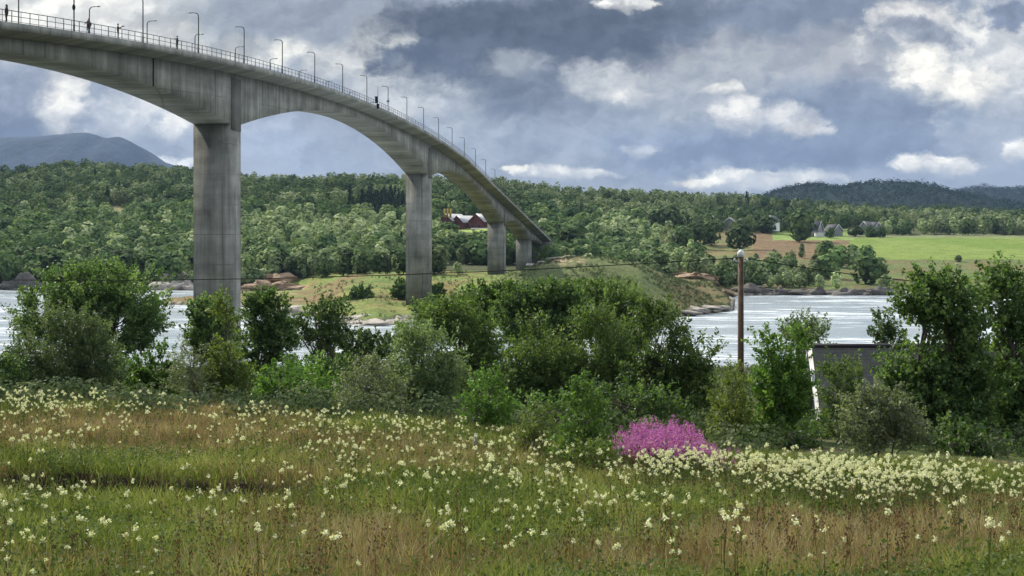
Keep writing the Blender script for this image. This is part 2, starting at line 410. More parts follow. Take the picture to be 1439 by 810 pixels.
def limbs(base, lobes, roots, g, r0, pale=None, stems=1, twigs=26, low=.25):
    mb = MB()
    base = np.array(base, float)
    top = max(l[0][2] + l[1][2] * .45 for l in lobes)
    cx = np.mean([l[0] for l in lobes], axis=0)
    trunks = []
    for s in range(stems):
        l = lobes[s % len(lobes)][0]
        tip = np.array([lerp(cx[0], l[0], .75), lerp(cx[1], l[1], .75), lobes[s % len(lobes)][0][2] + lobes[s % len(lobes)][1][2] * .5])
        b = base + np.array([(s - (stems - 1) / 2) * .22, .08 * s, -.35])
        tt = np.linspace(0, 1, 7)[:, None]
        p = b + (tip - b) * tt + np.sin(tt * math.pi) * np.array([g.normal() * .18, g.normal() * .18, 0]) + .05 * g.normal(size=(7, 3)) * tt
        mb.tube(p, r0 * np.linspace(1.15, .16, 7) / stems ** .4, 7); trunks.append(p)
    if len(roots):
        for j in g.choice(len(roots), min(twigs, len(roots)), replace=False):
            e = roots[j]; p = trunks[g.integers(len(trunks))]
            zz = np.clip((e[2] - base[2]) * g.uniform(.45, .8) + base[2], p[0][2] + low * (p[-1][2] - p[0][2]), p[-1][2])
            a = np.array([np.interp(zz, p[:, 2], p[:, q]) for q in range(3)])
            m_ = (a + e) / 2 + np.array([0, 0, .12 * np.linalg.norm(e - a)]) + .06 * g.normal(size=3)
            mb.tube([a, lerp(a, m_, .55), m_, lerp(m_, e, .6), e], r0 * np.array([.34, .27, .2, .13, .05]), 5)
    return mb

def fg_tree(name, label, cat, u, base_Y, lobes_px, kind, dens=1.0, seed=0, leaf=.075, wid=.2, slen=.7, up=.45, hole=.42, stems=2, r0=.1, pale=False, depth=.85, twigs=26, inner=.35, group=None, hs=.9):
    """A tree whose crown lobes are given as (u, v, half width, half height) in photograph pixels at its distance."""
    g = np.random.default_rng(1000 + seed)
    X0 = (u - XC) / F * base_Y; gz = ground_z(X0, base_Y)
    s = base_Y / F; lob = []
    for k, (lu, lv, rx, rz) in enumerate(lobes_px):
        p = at(lu, lv, base_Y)
        ry = rx * depth * s
        sh = lambda r: max(r - slen * .27, r * .62)
        lob.append(((p[0] - X0, g.normal() * ry * .25, p[2] - gz), (sh(rx * s), sh(ry), sh(rz * s))))
    area = sum(a[1][0] * a[1][2] for a in lob)
    leaf = leaf * 1.3; wid = wid * 1.3
    sprays = int(np.clip(area * 175 * dens * (.0975 / leaf) ** 1.3, 60, 4200))
    V, C, roots = grow(lob, g, sprays, 34, leaf, wid, slen, up, hole, hs, kind, inner)
    root = empty(name, (X0, base_Y, gz)); tag(root, label, cat, group)
    n = len(V) // 4
    obj('crown', mesh_data('crown', V, [quads(n)], M_leaf, col=C), root)
    limbs((0, 0, 0), lob, roots, g, r0, stems=stems, twigs=twigs).build('trunk', M_birch if pale else M_bark, root, True)
    return root

def build_fg_trees():
    T = fg_tree
    # left group
    T('goat_willow', 'broad dark domed tree, largest on the left, with bright water showing through its crown', 'tree', 128, 88,
      [(128, 432, 100, 55), (75, 450, 55, 40), (180, 450, 50, 42), (125, 410, 70, 34), (160, 475, 50, 28)], 'dark', 1.0, 1, .11, .24, .8, .35, .45, 3, .18, depth=.8, twigs=50)
    T('willow_tree', 'grey-green willow at the left with pale leaf tips, in front of the domed tree', 'tree', 92, 62,
      [(92, 505, 66, 62), (60, 530, 50, 50), (125, 530, 40, 45), (105, 470, 34, 30)], 'willow', 1.15, 2, .085, .18, .7, .6, .36, 3, .12)
    T('willow_shrub', 'dark willow shrub cut by the left edge of the picture', 'shrub', -8, 60, [(-10, 520, 40, 50), (15, 540, 28, 34)], 'dark', 1.0, 3, .085, .2, .6)
    T('leafy_bush', 'small bright green rounded bush right of the grey-green willow on the left', 'bush', 216, 64, [(216, 520, 30, 36), (205, 545, 30, 24), (235, 540, 22, 28)], 'bright', 1.1, 4, .085, .26, .5, .5, .34)
    T('leafy_bush', 'low dark bush in the gap below the broad domed tree', 'bush', 172, 74, [(172, 528, 26, 26), (155, 540, 20, 20)], 'dark', 1.0, 5, .08, .22, .5)
    T('willow_shrub', 'thin grey shrub with bare stems between the bright bush and the pointed birch', 'shrub', 266, 58, [(264, 520, 28, 44), (280, 545, 22, 26)], 'grey', .75, 6, .07, .16, .6, .7, .42, 4, .05, twigs=40)
    T('rowan_tree', 'dark leafy tree just left of the pointed birch, under the first bridge pier', 'tree', 292, 92, [(290, 445, 27, 26), (300, 470, 34, 40), (278, 470, 18, 26)], 'dark', 1.1, 7, .11, .26, .6, .4, .36)
    T('birch_tree', 'slender pointed olive-green birch before the first bridge pier', 'tree', 316, 58,
      [(316, 432, 9, 24), (316, 465, 18, 34), (315, 515, 28, 38), (318, 545, 33, 24), (342, 540, 22, 22)], 'birch', 1.15, 8, .07, .24, .5, .5, .34, 1, .07, inner=.15)
    T('rowan_tree', 'dark dense tree standing right of the pointed birch', 'tree', 373, 84, [(372, 455, 34, 42), (360, 490, 30, 36), (392, 480, 26, 36), (368, 425, 18, 18)], 'dark', 1.2, 9, .11, .26, .6, .45, .34, 2, .12)
    T('open_rowan', 'round dark tree with an open crown and visible forked trunk against white water', 'tree', 452, 92,
      [(440, 440, 30, 24), (468, 446, 30, 24), (452, 458, 40, 22), (425, 465, 22, 18), (480, 465, 20, 16), (445, 478, 34, 14)], 'dark', .62, 10, .10, .22, .55, .35, .50, 3, .12, twigs=60, hs=.7)
    T('alder_bush', 'dark green rounded bush right of the open-crowned tree by the water', 'bush', 512, 96, [(500, 492, 34, 26), (535, 488, 26, 20), (515, 505, 46, 20), (478, 500, 18, 18)], 'dark', 1.1, 11, .11, .26, .5)
    T('leafy_bush', 'low dark green bush under the open-crowned tree', 'bush', 440, 78, [(430, 520, 40, 16), (470, 520, 28, 18)], 'dark', 1.0, 12, .09, .24, .5)
    T('leafy_bush', 'bright yellow-green bush left of the grey willow, at the back of the meadow', 'bush', 402, 51, [(398, 550, 36, 36), (380, 572, 28, 24), (425, 565, 24, 28)], 'bright', 1.15, 13, .075, .22, .5, .65, .34, 4, .06)
    T('leafy_bush', 'smaller bright green bush touching the grey willow on its left', 'bush', 450, 50, [(447, 552, 24, 36), (455, 580, 24, 20)], 'bright', 1.1, 14, .075, .2, .5, .65, .34, 4, .06)
    T('willow_shrub', 'feathery grey-green willow shrub with dark stems at the meadow edge', 'shrub', 520, 48, [(518, 560, 46, 42), (500, 580, 36, 30), (548, 572, 34, 36), (520, 530, 26, 22)], 'grey', .95, 15, .075, .15, .65, .8, .38, 5, .06, twigs=50)
    T('willow_tree', 'tall silvery willow left of the centre, lower of a pair', 'tree', 600, 54, [(595, 530, 46, 62), (575, 560, 36, 40), (625, 550, 36, 48), (585, 475, 28, 26)], 'willow', 1.49, 16, 0.086, .17, .7, .75, 0.33, 4, .1, twigs=40)
    T('willow_tree', 'tall olive willow right behind the silvery willow left of the centre', 'tree', 655, 60, [(650, 480, 44, 54), (680, 520, 30, 50), (625, 455, 34, 34), (660, 540, 40, 40), (600, 462, 30, 26)], 'olive', 1.55, 17, 0.092, .18, .7, .7, 0.32, 4, .12, twigs=40)
    T('alder_bush', 'bright green bush beside the foot of the second bridge pier', 'bush', 600, 105, [(585, 462, 24, 22), (610, 452, 24, 26), (578, 480, 20, 18)], 'bright', 1.1, 18, .12, .26, .6)
    # wooded middle in front of the mound
    T('alder_tree', 'light green leafy tree at the foot of the grassy mound, left of the dark dome', 'tree', 668, 108, [(665, 439, 34, 26), (690, 426, 34, 26), (650, 454, 30, 24), (715, 419, 28, 20)], 'bright', 1.15, 19, .13, .28, .7, .4, .33, 3, .15)
    T('alder_tree', 'dark green domed tree in the middle, below the crest of the mound', 'tree', 768, 104, [(765, 444, 58, 40), (730, 434, 34, 28), (800, 449, 36, 38), (760, 469, 60, 34), (775, 416, 36, 18)], 'dark', 1.2, 20, .12, .28, .7, .4, .33, 3, .18)
    T('alder_tree', 'second light green tree between the dark dome and the brown willow', 'tree', 812, 120, [(805, 430, 28, 26), (825, 420, 26, 22), (790, 416, 22, 14)], 'bright', 1.1, 21, .13, .28, .6, .4, .34)
    T('willow_tree', 'brownish olive willow on the side of the mound right of the dark dome', 'tree', 868, 112, [(865, 435, 42, 38), (895, 460, 30, 36), (840, 420, 26, 24), (870, 470, 46, 34)], 'olive', 1.35, 22, 0.119, .2, .7, .6, 0.34, 4, .1)
    T('willow_tree', 'olive green willow left of centre in the front row with fine dark stems', 'tree', 755, 57, [(752, 530, 46, 56), (735, 560, 36, 44), (780, 550, 34, 50), (745, 482, 28, 30)], 'olive', 1.42, 23, 0.086, .17, .7, .8, 0.34, 5, .09, twigs=55)
    T('willow_tree', 'broad olive green willow in the middle of the front row', 'tree', 842, 58, [(842, 505, 46, 56), (815, 540, 36, 50), (872, 540, 34, 48), (835, 462, 28, 24)], 'olive', 1.49, 24, 0.086, .17, .7, .75, 0.33, 5, .09, twigs=50)
    T('birch_tree', 'open dark tree with a visible leaning trunk left of the grey pole, before the water', 'tree', 930, 56, [(925, 480, 36, 46), (950, 520, 38, 46), (905, 535, 36, 46), (965, 560, 38, 40), (915, 450, 20, 20), (975, 520, 22, 24), (992, 500, 12, 14)], 'olive', 1.28, 25, 0.092, .2, .7, .6, 0.38, 3, .11, twigs=60)
    T('leafy_bush', 'dark shrub at the foot of the open tree behind the pink flowers', 'shrub', 905, 50, [(900, 575, 40, 30), (860, 575, 30, 30), (940, 585, 40, 26)], 'dark', 1.0, 26, .08, .2, .6)
    T('leafy_bush', 'shady shrub behind the saplings below the middle willows', 'shrub', 760, 50, [(740, 590, 44, 26), (800, 590, 40, 26)], 'dark', 1.0, 27, .08, .2, .6)
    # saplings
    T('willow_sapling', 'bright green bushy sapling at the meadow edge, leftmost of the three saplings', 'sapling', 684, 41, [(684, 562, 30, 34), (668, 585, 26, 22), (704, 580, 20, 26)], 'bright', 1.25, 28, .06, .2, .45, .7, .34, 5, .035)
    T('willow_sapling', 'tall pale green sapling rising from the flowers left of the pink fireweed', 'sapling', 820, 34.5, [(818, 590, 24, 48), (838, 615, 22, 32), (800, 625, 24, 28), (822, 560, 14, 28)], 'bright', 1.25, 29, .055, .2, .42, .75, .34, 5, .035)
    T('willow_sapling', 'small light green sapling left of the tall pale green sapling', 'sapling', 757, 36.5, [(757, 600, 20, 24), (740, 615, 16, 16), (770, 618, 16, 16)], 'birch', 1.1, 30, .055, .18, .4, .75, .36, 4, .03)
    T('willow_sapling', 'knee-high bushy green plant at the foot of the tall pale green sapling', 'sapling', 842, 33.5, [(850, 650, 22, 20), (830, 645, 20, 18)], 'birch', 1.1, 31, .05, .18, .35, .7, .36, 4, .02)
    # right group
    T('birch_tree', 'upright dark green birch with two pointed tops beside the wooden pole', 'tree', 1098, 47,
      [(1076, 500, 16, 44), (1112, 505, 22, 46), (1090, 560, 34, 44), (1115, 590, 30, 46), (1078, 600, 30, 36), (1100, 545, 36, 40)], 'bright', 1.3, 32, .075, .24, .5, .55, .33, 3, .09, inner=.2)
    T('leafy_bush', 'light yellow-green feathery bush at the foot of the wooden pole', 'bush', 1030, 45, [(1028, 560, 24, 42), (1015, 590, 20, 32), (1045, 600, 22, 30)], 'lime', 1.1, 33, .065, .2, .5, .7, .37, 4, .05)
    T('willow_tree', 'grey-green willow against the water left of the grey roof', 'tree', 1130, 74, [(1130, 465, 30, 22), (1118, 480, 24, 22), (1150, 480, 22, 16)], 'willow', 1.1, 34, .09, .18, .6, .5, .36)
    T('birch_tree', 'thin airy birch with fine twigs in front of the grey roof', 'tree', 1178, 50, [(1178, 545, 26, 56), (1184, 600, 32, 40), (1172, 512, 16, 26), (1205, 560, 16, 36)], 'olive', 1.0, 35, .065, .18, .5, .6, .44, 3, .045, twigs=50)
    T('willow_shrub', 'rounded grey-green willow bush in front of the building, with a leaning branch', 'shrub', 1240, 41, [(1235, 590, 46, 40), (1212, 605, 36, 36), (1268, 600, 36, 36), (1300, 620, 18, 18), (1240, 568, 28, 20)], 'grey', 1.15, 36, .065, .2, .5, .5, .36, 4, .06, twigs=40)
    T('aspen_tree', 'big dark green broadleaf tree at the right, left one of two', 'tree', 1318, 47,
      [(1312, 500, 58, 60), (1290, 450, 38, 44), (1330, 440, 40, 46), (1300, 560, 56, 56), (1350, 560, 48, 60), (1312, 410, 28, 26), (1345, 500, 40, 46)], 'dark', 1.25, 37, .085, .28, .65, .4, .425, 3, .12, twigs=60)
    T('aspen_tree', 'big dark green broadleaf tree cut by the right edge of the picture', 'tree', 1412, 49,
      [(1405, 430, 36, 50), (1420, 500, 48, 60), (1400, 570, 50, 60), (1450, 470, 44, 60), (1440, 600, 50, 50), (1405, 400, 22, 24)], 'dark', 1.25, 38, .085, .28, .65, .4, .425, 3, .12, twigs=60)
    T('willow_tree', 'small dark tree behind the right end of the roof ridge', 'tree', 1238, 78, [(1238, 460, 20, 20), (1248, 480, 22, 20)], 'dark', 1.1, 39, .1, .22, .5)
    T('leafy_bush', 'dark undergrowth bush below the two big trees on the right', 'bush', 1360, 43, [(1350, 630, 50, 30), (1410, 635, 44, 28)], 'dark', .9, 40, .08, .24, .5)
    T('leafy_bush', 'low dark bush at the foot of the two-topped birch', 'bush', 1130, 44, [(1120, 622, 40, 24), (1165, 630, 30, 22)], 'dark', .9, 41, .07, .22, .5)
    T('alder_bush', 'dark rounded bush standing alone on the grass of the island', 'bush', 506, 392, [(506, 419, 16, 15), (499, 425, 13, 12), (515, 424, 12, 12)], 'dark', 1.4, 42, .42, .3, 1.2, .4, .2, 3, .2)
    T('alder_bush', 'dark round bush on the island just left of the second bridge pier', 'bush', 563, 402, [(564, 409, 12, 15), (574, 415, 14, 12)], 'dark', 1.4, 43, .42, .3, 1.2, .4, .2, 3, .2)
    T('alder_bush', 'dark round bush on the island just right of the second bridge pier', 'bush', 616, 402, [(615, 412, 9, 12), (606, 415, 8, 10)], 'dark', 1.4, 44, .42, .3, 1.2, .4, .2, 3, .2)

# ------------------------------------------------------------------ far trees
def proto(kind, seed, K, ls=1.0):
    """Leaf-clump quads of one far tree of unit height 1 m; returns vertices (K*4,3)."""
    g = np.random.default_rng(seed)
    if kind == 'spruce':
        h = g.random(K) ** .75; r = (1 - h) * .2 * (.8 + .4 * g.random(K)) + .01
        th = g.random(K) * 6.283
        o = np.stack([np.cos(th), np.sin(th), np.full(K, .5)], 1); o = norm(o)
        c = np.stack([np.cos(th) * r, np.sin(th) * r, .06 + .94 * h], 1); L = .13 * (1.15 - .6 * h)
    else:
        w, zc, zr = {'birch': (.30, .55, .45), 'round': (.42, .52, .46), 'bush': (.55, .46, .5), 'slim': (.22, .54, .47)}[kind]
        nl = 10
        lc = rnd_dirs(nl, g) * np.array([w, w, zr]) * .52; lc[0] = (0, 0, zr * .5); lc[1] = (w * .3, 0, -zr * .45); lc[2] = (-w * .3, 0, -zr * .45); c_up = lc[:, 2]
        i = g.integers(nl, size=K); d = rnd_dirs(K, g); d[:, 2] = np.where((d[:, 2] < -.6) & (c_up[i] > 0), -d[:, 2], d[:, 2])
        c = lc[i] + d * np.array([w, w, zr]) * (.50 + .14 * g.random(K))[:, None]; c[:, 2] += zc
        c[:, 2] = np.maximum(c[:, 2], .04)
        o = norm(d * .9 + norm(c - np.array([0, 0, zc])) * .6); L = .135 * (.7 + .6 * g.random(K)) * (w / .36) ** .5
    n = norm(o + .42 * rnd_dirs(K, g)); dd = norm(np.cross(n, rnd_dirs(K, g)))
    return leaf_quads(c, dd, n, np.broadcast_to(L, (K,)) * 1.25 * ls, np.broadcast_to(L, (K,)) * .55 * ls)
FARPAL = {
    'birch': [(.13, .175, .08), (.235, .285, .135), (.37, .40, .23)],
    'slim':  [(.09, .135, .06), (.17, .22, .10), (.28, .32, .16)],
    'round': [(.042, .076, .028), (.088, .135, .048), (.16, .205, .078)],
    'bush':  [(.07, .11, .05), (.14, .18, .085), (.22, .25, .13)],
    'spruce': [(.018, .036, .018), (.030, .052, .026), (.046, .070, .036)],
}
def forest_mesh(name, X, Y, H, kinds, K, dark=None, seed=5, ls=1.0):
    Z = elev(X, Y); Vs = []; Cs = []
    g = np.random.default_rng(seed)
    for kd in set(kinds):
        P = [proto(kd, seed * 31 + j, K, ls) for j in range(8)]
        idx = np.where(kinds == kd)[0]
        which = g.integers(8, size=len(idx))
        for j in range(8):
            ii = idx[which == j]
            if not len(ii): continue
            a = g.random(len(ii)) * 6.283; h = H[ii]; wd = h * g.uniform(.85, 1.25, len(ii))
            ca, sa = np.cos(a), np.sin(a)
            x = (P[j][None, :, 0] * ca[:, None] - P[j][None, :, 1] * sa[:, None]) * wd[:, None] + X[ii][:, None]
            y = (P[j][None, :, 0] * sa[:, None] + P[j][None, :, 1] * ca[:, None]) * wd[:, None] + Y[ii][:, None]
            z = P[j][None, :, 2] * h[:, None] + Z[ii][:, None] - .2
            Vs.append(np.stack([x, y, z], -1).reshape(-1, 3))
            tone = np.clip(.42 + .32 * g.normal(size=len(ii)), 0, 1)[:, None] + .13 * g.normal(size=(len(ii), K))
            c = pick(FARPAL[kd], tone.ravel())
            if dark is not None: c = c * np.repeat(dark[ii], K)[:, None]
            Cs.append(np.repeat(c, 4, 0))
    V = np.concatenate(Vs); C = np.concatenate(Cs)
    return mesh_data(name, V, [quads(len(V) // 4)], M_far, col=C)

RESERVED = []                                         # (x, y, r): ground kept free for houses and single trees
def clear_mask(X, Y):
    Z = elev(X, Y); u = XC + F * X / Y; v = YH + (HC - Z) / Y * F
    bad = Z < 1.6
    bad |= (u > 925) & (u < 1250) & (v > 327) & (Y > 640) & (Y < 1000)
    bad |= (u > 960) & (u < 1250) & (v > 327)
    bad |= (u > 1185) & (v > 331) & (Y > 590)
    bad |= (u > 1180) & (Y < 720)
    bad |= (np.hypot((u - 170) / 40, (v - 297) / 8) < 1)
    bad |= (np.hypot((u - 905) / 34, (v - 331) / 6) < 1)
    bad |= (u > 1075) & (u < 1190) & (Y > 880) & (Y < 985)
    # the grass of the island and the mound, and the bridge line
    bad |= (u > 430) & (u < 960) & (Y < 590)
    bad |= (u > 600) & (u < 772) & (Y < 640)
    bad |= (u > 618) & (u < 700) & (Y > 770) & (Y < 885)
    bad |= (u > 632) & (u < 690) & (Y > 725) & (Y < 885)
    for x, y, r in RESERVED: bad |= np.hypot(X - x, Y - y) < r
    return ~bad
def far_tree(name, kind, label, cat, u, v, Y, hpx, group=None, wide=1.0, tone=1.0, K=260, _p={}):
    """One distinguishable far tree: foot at photograph pixel (u, v), hpx tall in the photograph."""
    x = (u - XC) / F * Y; z = ground_z(x, Y)
    key = (kind, round(tone, 2), rng.integers(4))
    if key not in _p:
        g = np.random.default_rng(hash(key[0]) % 1000 if False else 77 + len(_p))
        V = proto(kind, 400 + len(_p) * 7, K)
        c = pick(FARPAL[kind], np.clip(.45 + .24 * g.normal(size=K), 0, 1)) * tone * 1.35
        mb = MB(); mb.tube([[0, 0, -.04], [.01, 0, .2], [0, .01, .5]], [.025, .02, .008], 5)
        n0 = len(V); T = np.concatenate(mb.v)
        f4 = np.concatenate([quads(K), np.concatenate(mb.q) + n0]); f3 = np.concatenate(mb.t) + n0
        _p[key] = mesh_data(name, np.concatenate([V, T]), [f4, f3], [M_far, M_bark], midx=np.concatenate([np.zeros(K), np.ones(len(f4) - K + len(f3))]),
                            col=np.concatenate([np.repeat(c, 4, 0), np.full((len(T), 3), .06)]))
    h = hpx / F * Y
    o = obj(name, _p[key]); o.location = (x, Y, z - .15); o.scale = (h * wide, h * wide, h); o.rotation_euler = (0, 0, rng.random() * 6.28)
    tag(o, label, cat, group); RESERVED.append((x, Y, h * .33 * wide))
    return o
def Yof(u, v, lo=520, hi=1340):
    """Distance at which the ground is seen at photograph pixel (u, v)."""
    Y = np.arange(lo, hi, 1.0); X = (u - XC) / F * Y
    vv = YH + (HC - elev(X, Y)) / Y * F
    k = np.where(vv <= v)[0]
    return float(Y[k[0]]) if len(k) else 900.0

def build_far_trees():
    S = [('round', 'large round dark tree in the brown field behind the top of the wooden pole', 1040, 352, 36, 1.35, .6),
         ('round', 'big dark dense tree at the edge of the brown clearing, left of the tree row', 941, 327, 36, 1.2, .6),
         ('round', 'dark green tree at the left end of the tree row in the brown field', 958, 352, 34, 1.1, .75),
         ('round', 'brown-tinged dark tree in the middle of the tree row in the brown field', 977, 349, 36, 1.2, .55),
         ('round', 'dark round tree at the right end of the tree row in the brown field', 1000, 345, 34, 1.15, .6),
         ('birch', 'pale green birch leaning out at the left of the tree row in the brown field', 943, 352, 28, 1.0, 1.0),
         ('slim', 'small pointed tree alone in the brown patch left of the tree row', 914, 342, 22, 1.1, .8),
         ('slim', 'small narrow dark tree standing alone in the brown field', 1127, 363, 20, 1.2, .6),
         ('round', 'tall dark tree left of the gabled house, above the brown field', 1123, 340, 46, 1.1, .6),
         ('round', 'wide dark tree in front of the small white gabled house', 1079, 329, 24, 1.5, .6),
         ('round', 'dark tree between the small white gabled house and the tall dark tree', 1100, 322, 24, 1.1, .5),
         ('round', 'low round dark bush at the left end of the bright green field', 1202, 333, 16, 1.7, .5),
         ('bush', 'clipped pale green bush right of the dark bush by the green field', 1227, 333, 13, 1.6, .8),
         ('round', 'mid green tree in front of the left grey gabled house by the green field', 1223, 334, 17, 1.1, .8),
         ('round', 'dark green tree half hiding the narrow grey gabled house', 1238, 334, 15, 1.3, .7),
         ('round', 'mid green tree left of the low grey house by the farm', 1166, 335, 15, 1.2, .7),
         ('bush', 'tiny dark bush alone on the upper edge of the brown strip below the green field', 1347, 368, 10, 1.0, .5),
         ('round', 'upper left dark tree of the clump below the bright green field', 1160, 372, 34, 1.1, 0.87),
         ('round', 'lower left broad tree of the clump below the bright green field', 1164, 392, 36, 1.15, 1.23),
         ('round', 'rounded mid green tree in the middle of the clump below the green field', 1180, 376, 32, 1.2, 1.30),
         ('slim', 'narrow dark tree at the centre of the clump below the bright green field', 1196, 377, 34, 1.5, 1.09),
         ('round', 'dark tree on the top right of the clump below the green field', 1218, 372, 28, 1.2, 1.45),
         ('round', 'broad dark tree at the lower right of the clump below the green field', 1216, 400, 40, 1.25, 1.01),
         ('round', 'dark tree at the right end of the clump below the green field', 1236, 392, 30, .95, 1.01),
         ('bush', 'small bush on the bank at the right of the clump below the green field', 1245, 406, 20, .9, 1.23),
         ('birch', 'pale sapling on the bank below the clump of trees, left one', 1152, 408, 22, 1.0, 1.30),
         ('birch', 'pale sapling on the bank below the clump of trees, right one', 1175, 408, 26, .9, 1.30),
         ('round', 'very dark large tree right of the bridge end, behind the mound', 800, 368, 46, 1.2, .5),
         ('round', 'dark tree touching the end of the bridge on its right', 778, 368, 40, 1.0, .65),
         ('round', 'dark rounded tree in the bushes right of the mound', 925, 386, 32, 1.35, .6),
         ('birch', 'pale birch in front of the dark rounded tree right of the mound', 948, 390, 22, 1.1, 1.0),
         ('bush', 'pale bush at the shore right of the mound, left of the rocks', 940, 402, 16, 1.6, 1.0),
         ('round', 'big rounded mid green tree above the mound', 870, 352, 30, 1.2, .9),
         ('round', 'dark spreading tree on the hillside straight above the mound', 940, 318, 26, 1.2, .6),
         ('bush', 'pale round bush alone on the left shore by the rocks, left of the first pier', 195, 390, 20, 1.0, 1.1),
         ('bush', 'round pale tree near the left shore just left of the pale round bush', 218, 390, 22, 1.1, .8),
         ('birch', 'lone pale birch at the dark forest edge beside the third bridge pier', 643, 386, 17, 1.2, 1.2)]
    for kd, lab, u, v, hp, wd, tn in S:
        Y = Yof(u, v); nm = {'round': 'broadleaf_tree', 'slim': 'narrow_tree', 'birch': 'birch_tree', 'bush': 'round_bush'}[kd]
        far_tree(nm, kd, lab, 'bush' if kd == 'bush' else 'tree', u, v, Y, hp, None, wd, tn, 330)
    # rows that still show tree by tree
    g = np.random.default_rng(21)
    def row(n, u0, u1, v0, v1, h0, h1, kinds, lab, grp, tn=(.7, 1.0), ymin=520):
        c = 0; tries = 0
        while c < n and tries < n * 20:
            tries += 1
            u = g.uniform(u0, u1); v = lerp(v0, v1, g.random()); Y = Yof(u, v, ymin)
            X = (u - XC) / F * Y
            if ground_z(X, Y) < 1.3 or any(math.hypot(X - x, Y - y) < r * .75 for x, y, r in RESERVED): continue
            kd = kinds[g.integers(len(kinds))]
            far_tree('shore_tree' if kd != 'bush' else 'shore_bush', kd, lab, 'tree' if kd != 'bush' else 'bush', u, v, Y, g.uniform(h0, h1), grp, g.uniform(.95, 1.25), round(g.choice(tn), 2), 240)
            c += 1
    row(92, 965, 1148, 378, 406, 16, 30, ['round', 'birch', 'birch', 'slim'], 'leafy tree in the belt along the far bank behind the wooden pole', 'trees in the belt behind the wooden pole', (.6, .8, .95))
    row(30, 850, 985, 356, 400, 16, 28, ['birch', 'bush', 'birch', 'round'], 'pale birch or bush on the rough slope right of the mound', 'scrub trees right of the mound', (.8, 1.0, 1.15))
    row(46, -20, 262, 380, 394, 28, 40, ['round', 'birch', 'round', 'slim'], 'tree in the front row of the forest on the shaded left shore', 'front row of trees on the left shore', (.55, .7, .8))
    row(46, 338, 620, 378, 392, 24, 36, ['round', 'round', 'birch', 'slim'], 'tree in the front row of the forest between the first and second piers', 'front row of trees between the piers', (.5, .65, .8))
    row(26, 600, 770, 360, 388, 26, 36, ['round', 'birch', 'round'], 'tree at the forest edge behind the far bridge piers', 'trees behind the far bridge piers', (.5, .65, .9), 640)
    row(30, 800, 960, 318, 352, 22, 30, ['birch', 'round', 'birch'], 'tree on the open hillside above the mound', 'hillside trees above the mound', (.8, 1.0))
    row(34, 1240, 1445, 326, 331, 18, 24, ['birch', 'round', 'birch'], 'tree along the back edge of the bright green field', 'trees behind the green field', (.75, .95))

    # the wooded hills as one mass
    g = np.random.default_rng(9)
    N = 60000
    u = g.uniform(-160, 1600, N); Y = np.sqrt(g.uniform(585 ** 2, 1390 ** 2, N)); X = (u - XC) / F * Y
    ok = clear_mask(X, Y)
    X, Y, u = X[ok], Y[ok], u[ok]
    # thin to one tree per cell
    cell = np.floor(X / 5.7).astype(np.int64) * 100003 + np.floor(Y / 7.2).astype(np.int64)
    _, first = np.unique(cell, return_index=True)
    X, Y, u = X[first], Y[first], u[first]
    ok = (fbm(X * .016 + 40, Y * .011 + 7, 3) > .37) | (Y < 640); X, Y, u = X[ok], Y[ok], u[ok]
    v = YH + (HC - elev(X, Y)) / Y * F
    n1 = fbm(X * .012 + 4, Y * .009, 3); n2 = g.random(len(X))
    pb = .36 + .5 * sst(.40, .62, n1) + .45 * sst(330, 380, u) * sst(760, 680, u) * sst(296, 310, v) + .25 * sst(760, 850, u)  # extra pale birches in the middle band put sunlight into the tree colours
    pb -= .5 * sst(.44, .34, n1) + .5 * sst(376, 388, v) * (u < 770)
    pb = np.where(u < 330, pb * .45 - .05, pb)  # fewer birches at left: cloud shadow painted in by darker trees
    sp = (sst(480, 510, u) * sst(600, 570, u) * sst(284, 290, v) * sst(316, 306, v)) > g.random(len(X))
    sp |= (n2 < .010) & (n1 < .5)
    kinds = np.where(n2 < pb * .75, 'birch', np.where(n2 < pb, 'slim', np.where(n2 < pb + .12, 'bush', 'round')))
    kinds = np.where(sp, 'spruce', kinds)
    H = 5.0 + 8.5 * g.random(len(X)) ** 1.2 * np.where(kinds == 'bush', .62, 1) * np.where(kinds == 'spruce', 1.25, 1) * (1 - .42 * sst(780, 860, u) * sst(760, 640, Y))
    near = Y < 900
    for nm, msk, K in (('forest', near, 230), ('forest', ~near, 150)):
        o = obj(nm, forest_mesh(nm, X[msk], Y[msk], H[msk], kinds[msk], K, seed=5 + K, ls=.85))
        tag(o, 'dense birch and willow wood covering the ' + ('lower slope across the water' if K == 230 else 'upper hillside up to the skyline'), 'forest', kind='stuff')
    print('forest trees', len(X))
    # low scrub and heather on the island and the mound
    N = 16000
    u = g.uniform(440, 1030, N); Y = g.uniform(330, 590, N); X = (u - XC) / F * Y
    dens = sst(690, 780, u) * .9 + .18
    Z = elev(X, Y); ok = (Z > 1.2) & (g.random(N) < dens) & (fbm(X * .1, Y * .08, 3) > .5)
    X, Y, u = X[ok], Y[ok], u[ok]
    o = obj('heather', forest_mesh('heather', X, Y, g.uniform(.35, .95, len(X)) * 1.2, np.full(len(X), 'bush'), 40, np.where(u > 700, .8, .85), 91))
    tag(o, 'low olive heather and scrub growing over the mound', 'heather', kind='stuff')
    # undergrowth on the bank behind the meadow
    N = 8400
    u = g.uniform(-420, 1860, N); Y = np.sqrt(g.uniform(40 ** 2, 200 ** 2, N)); X = (u - XC) / F * Y
    ok = Y > edge_meadow(u) + 1
    X, Y = X[ok], Y[ok]
    o = obj('undergrowth', forest_mesh('undergrowth', X, Y, g.uniform(.5, 1.3, len(X)), np.full(len(X), 'bush'), 170, np.full((len(X)), .58), 93, .5))
    tag(o, 'low leafy undergrowth on the bank between the trees', 'undergrowth', kind='stuff')
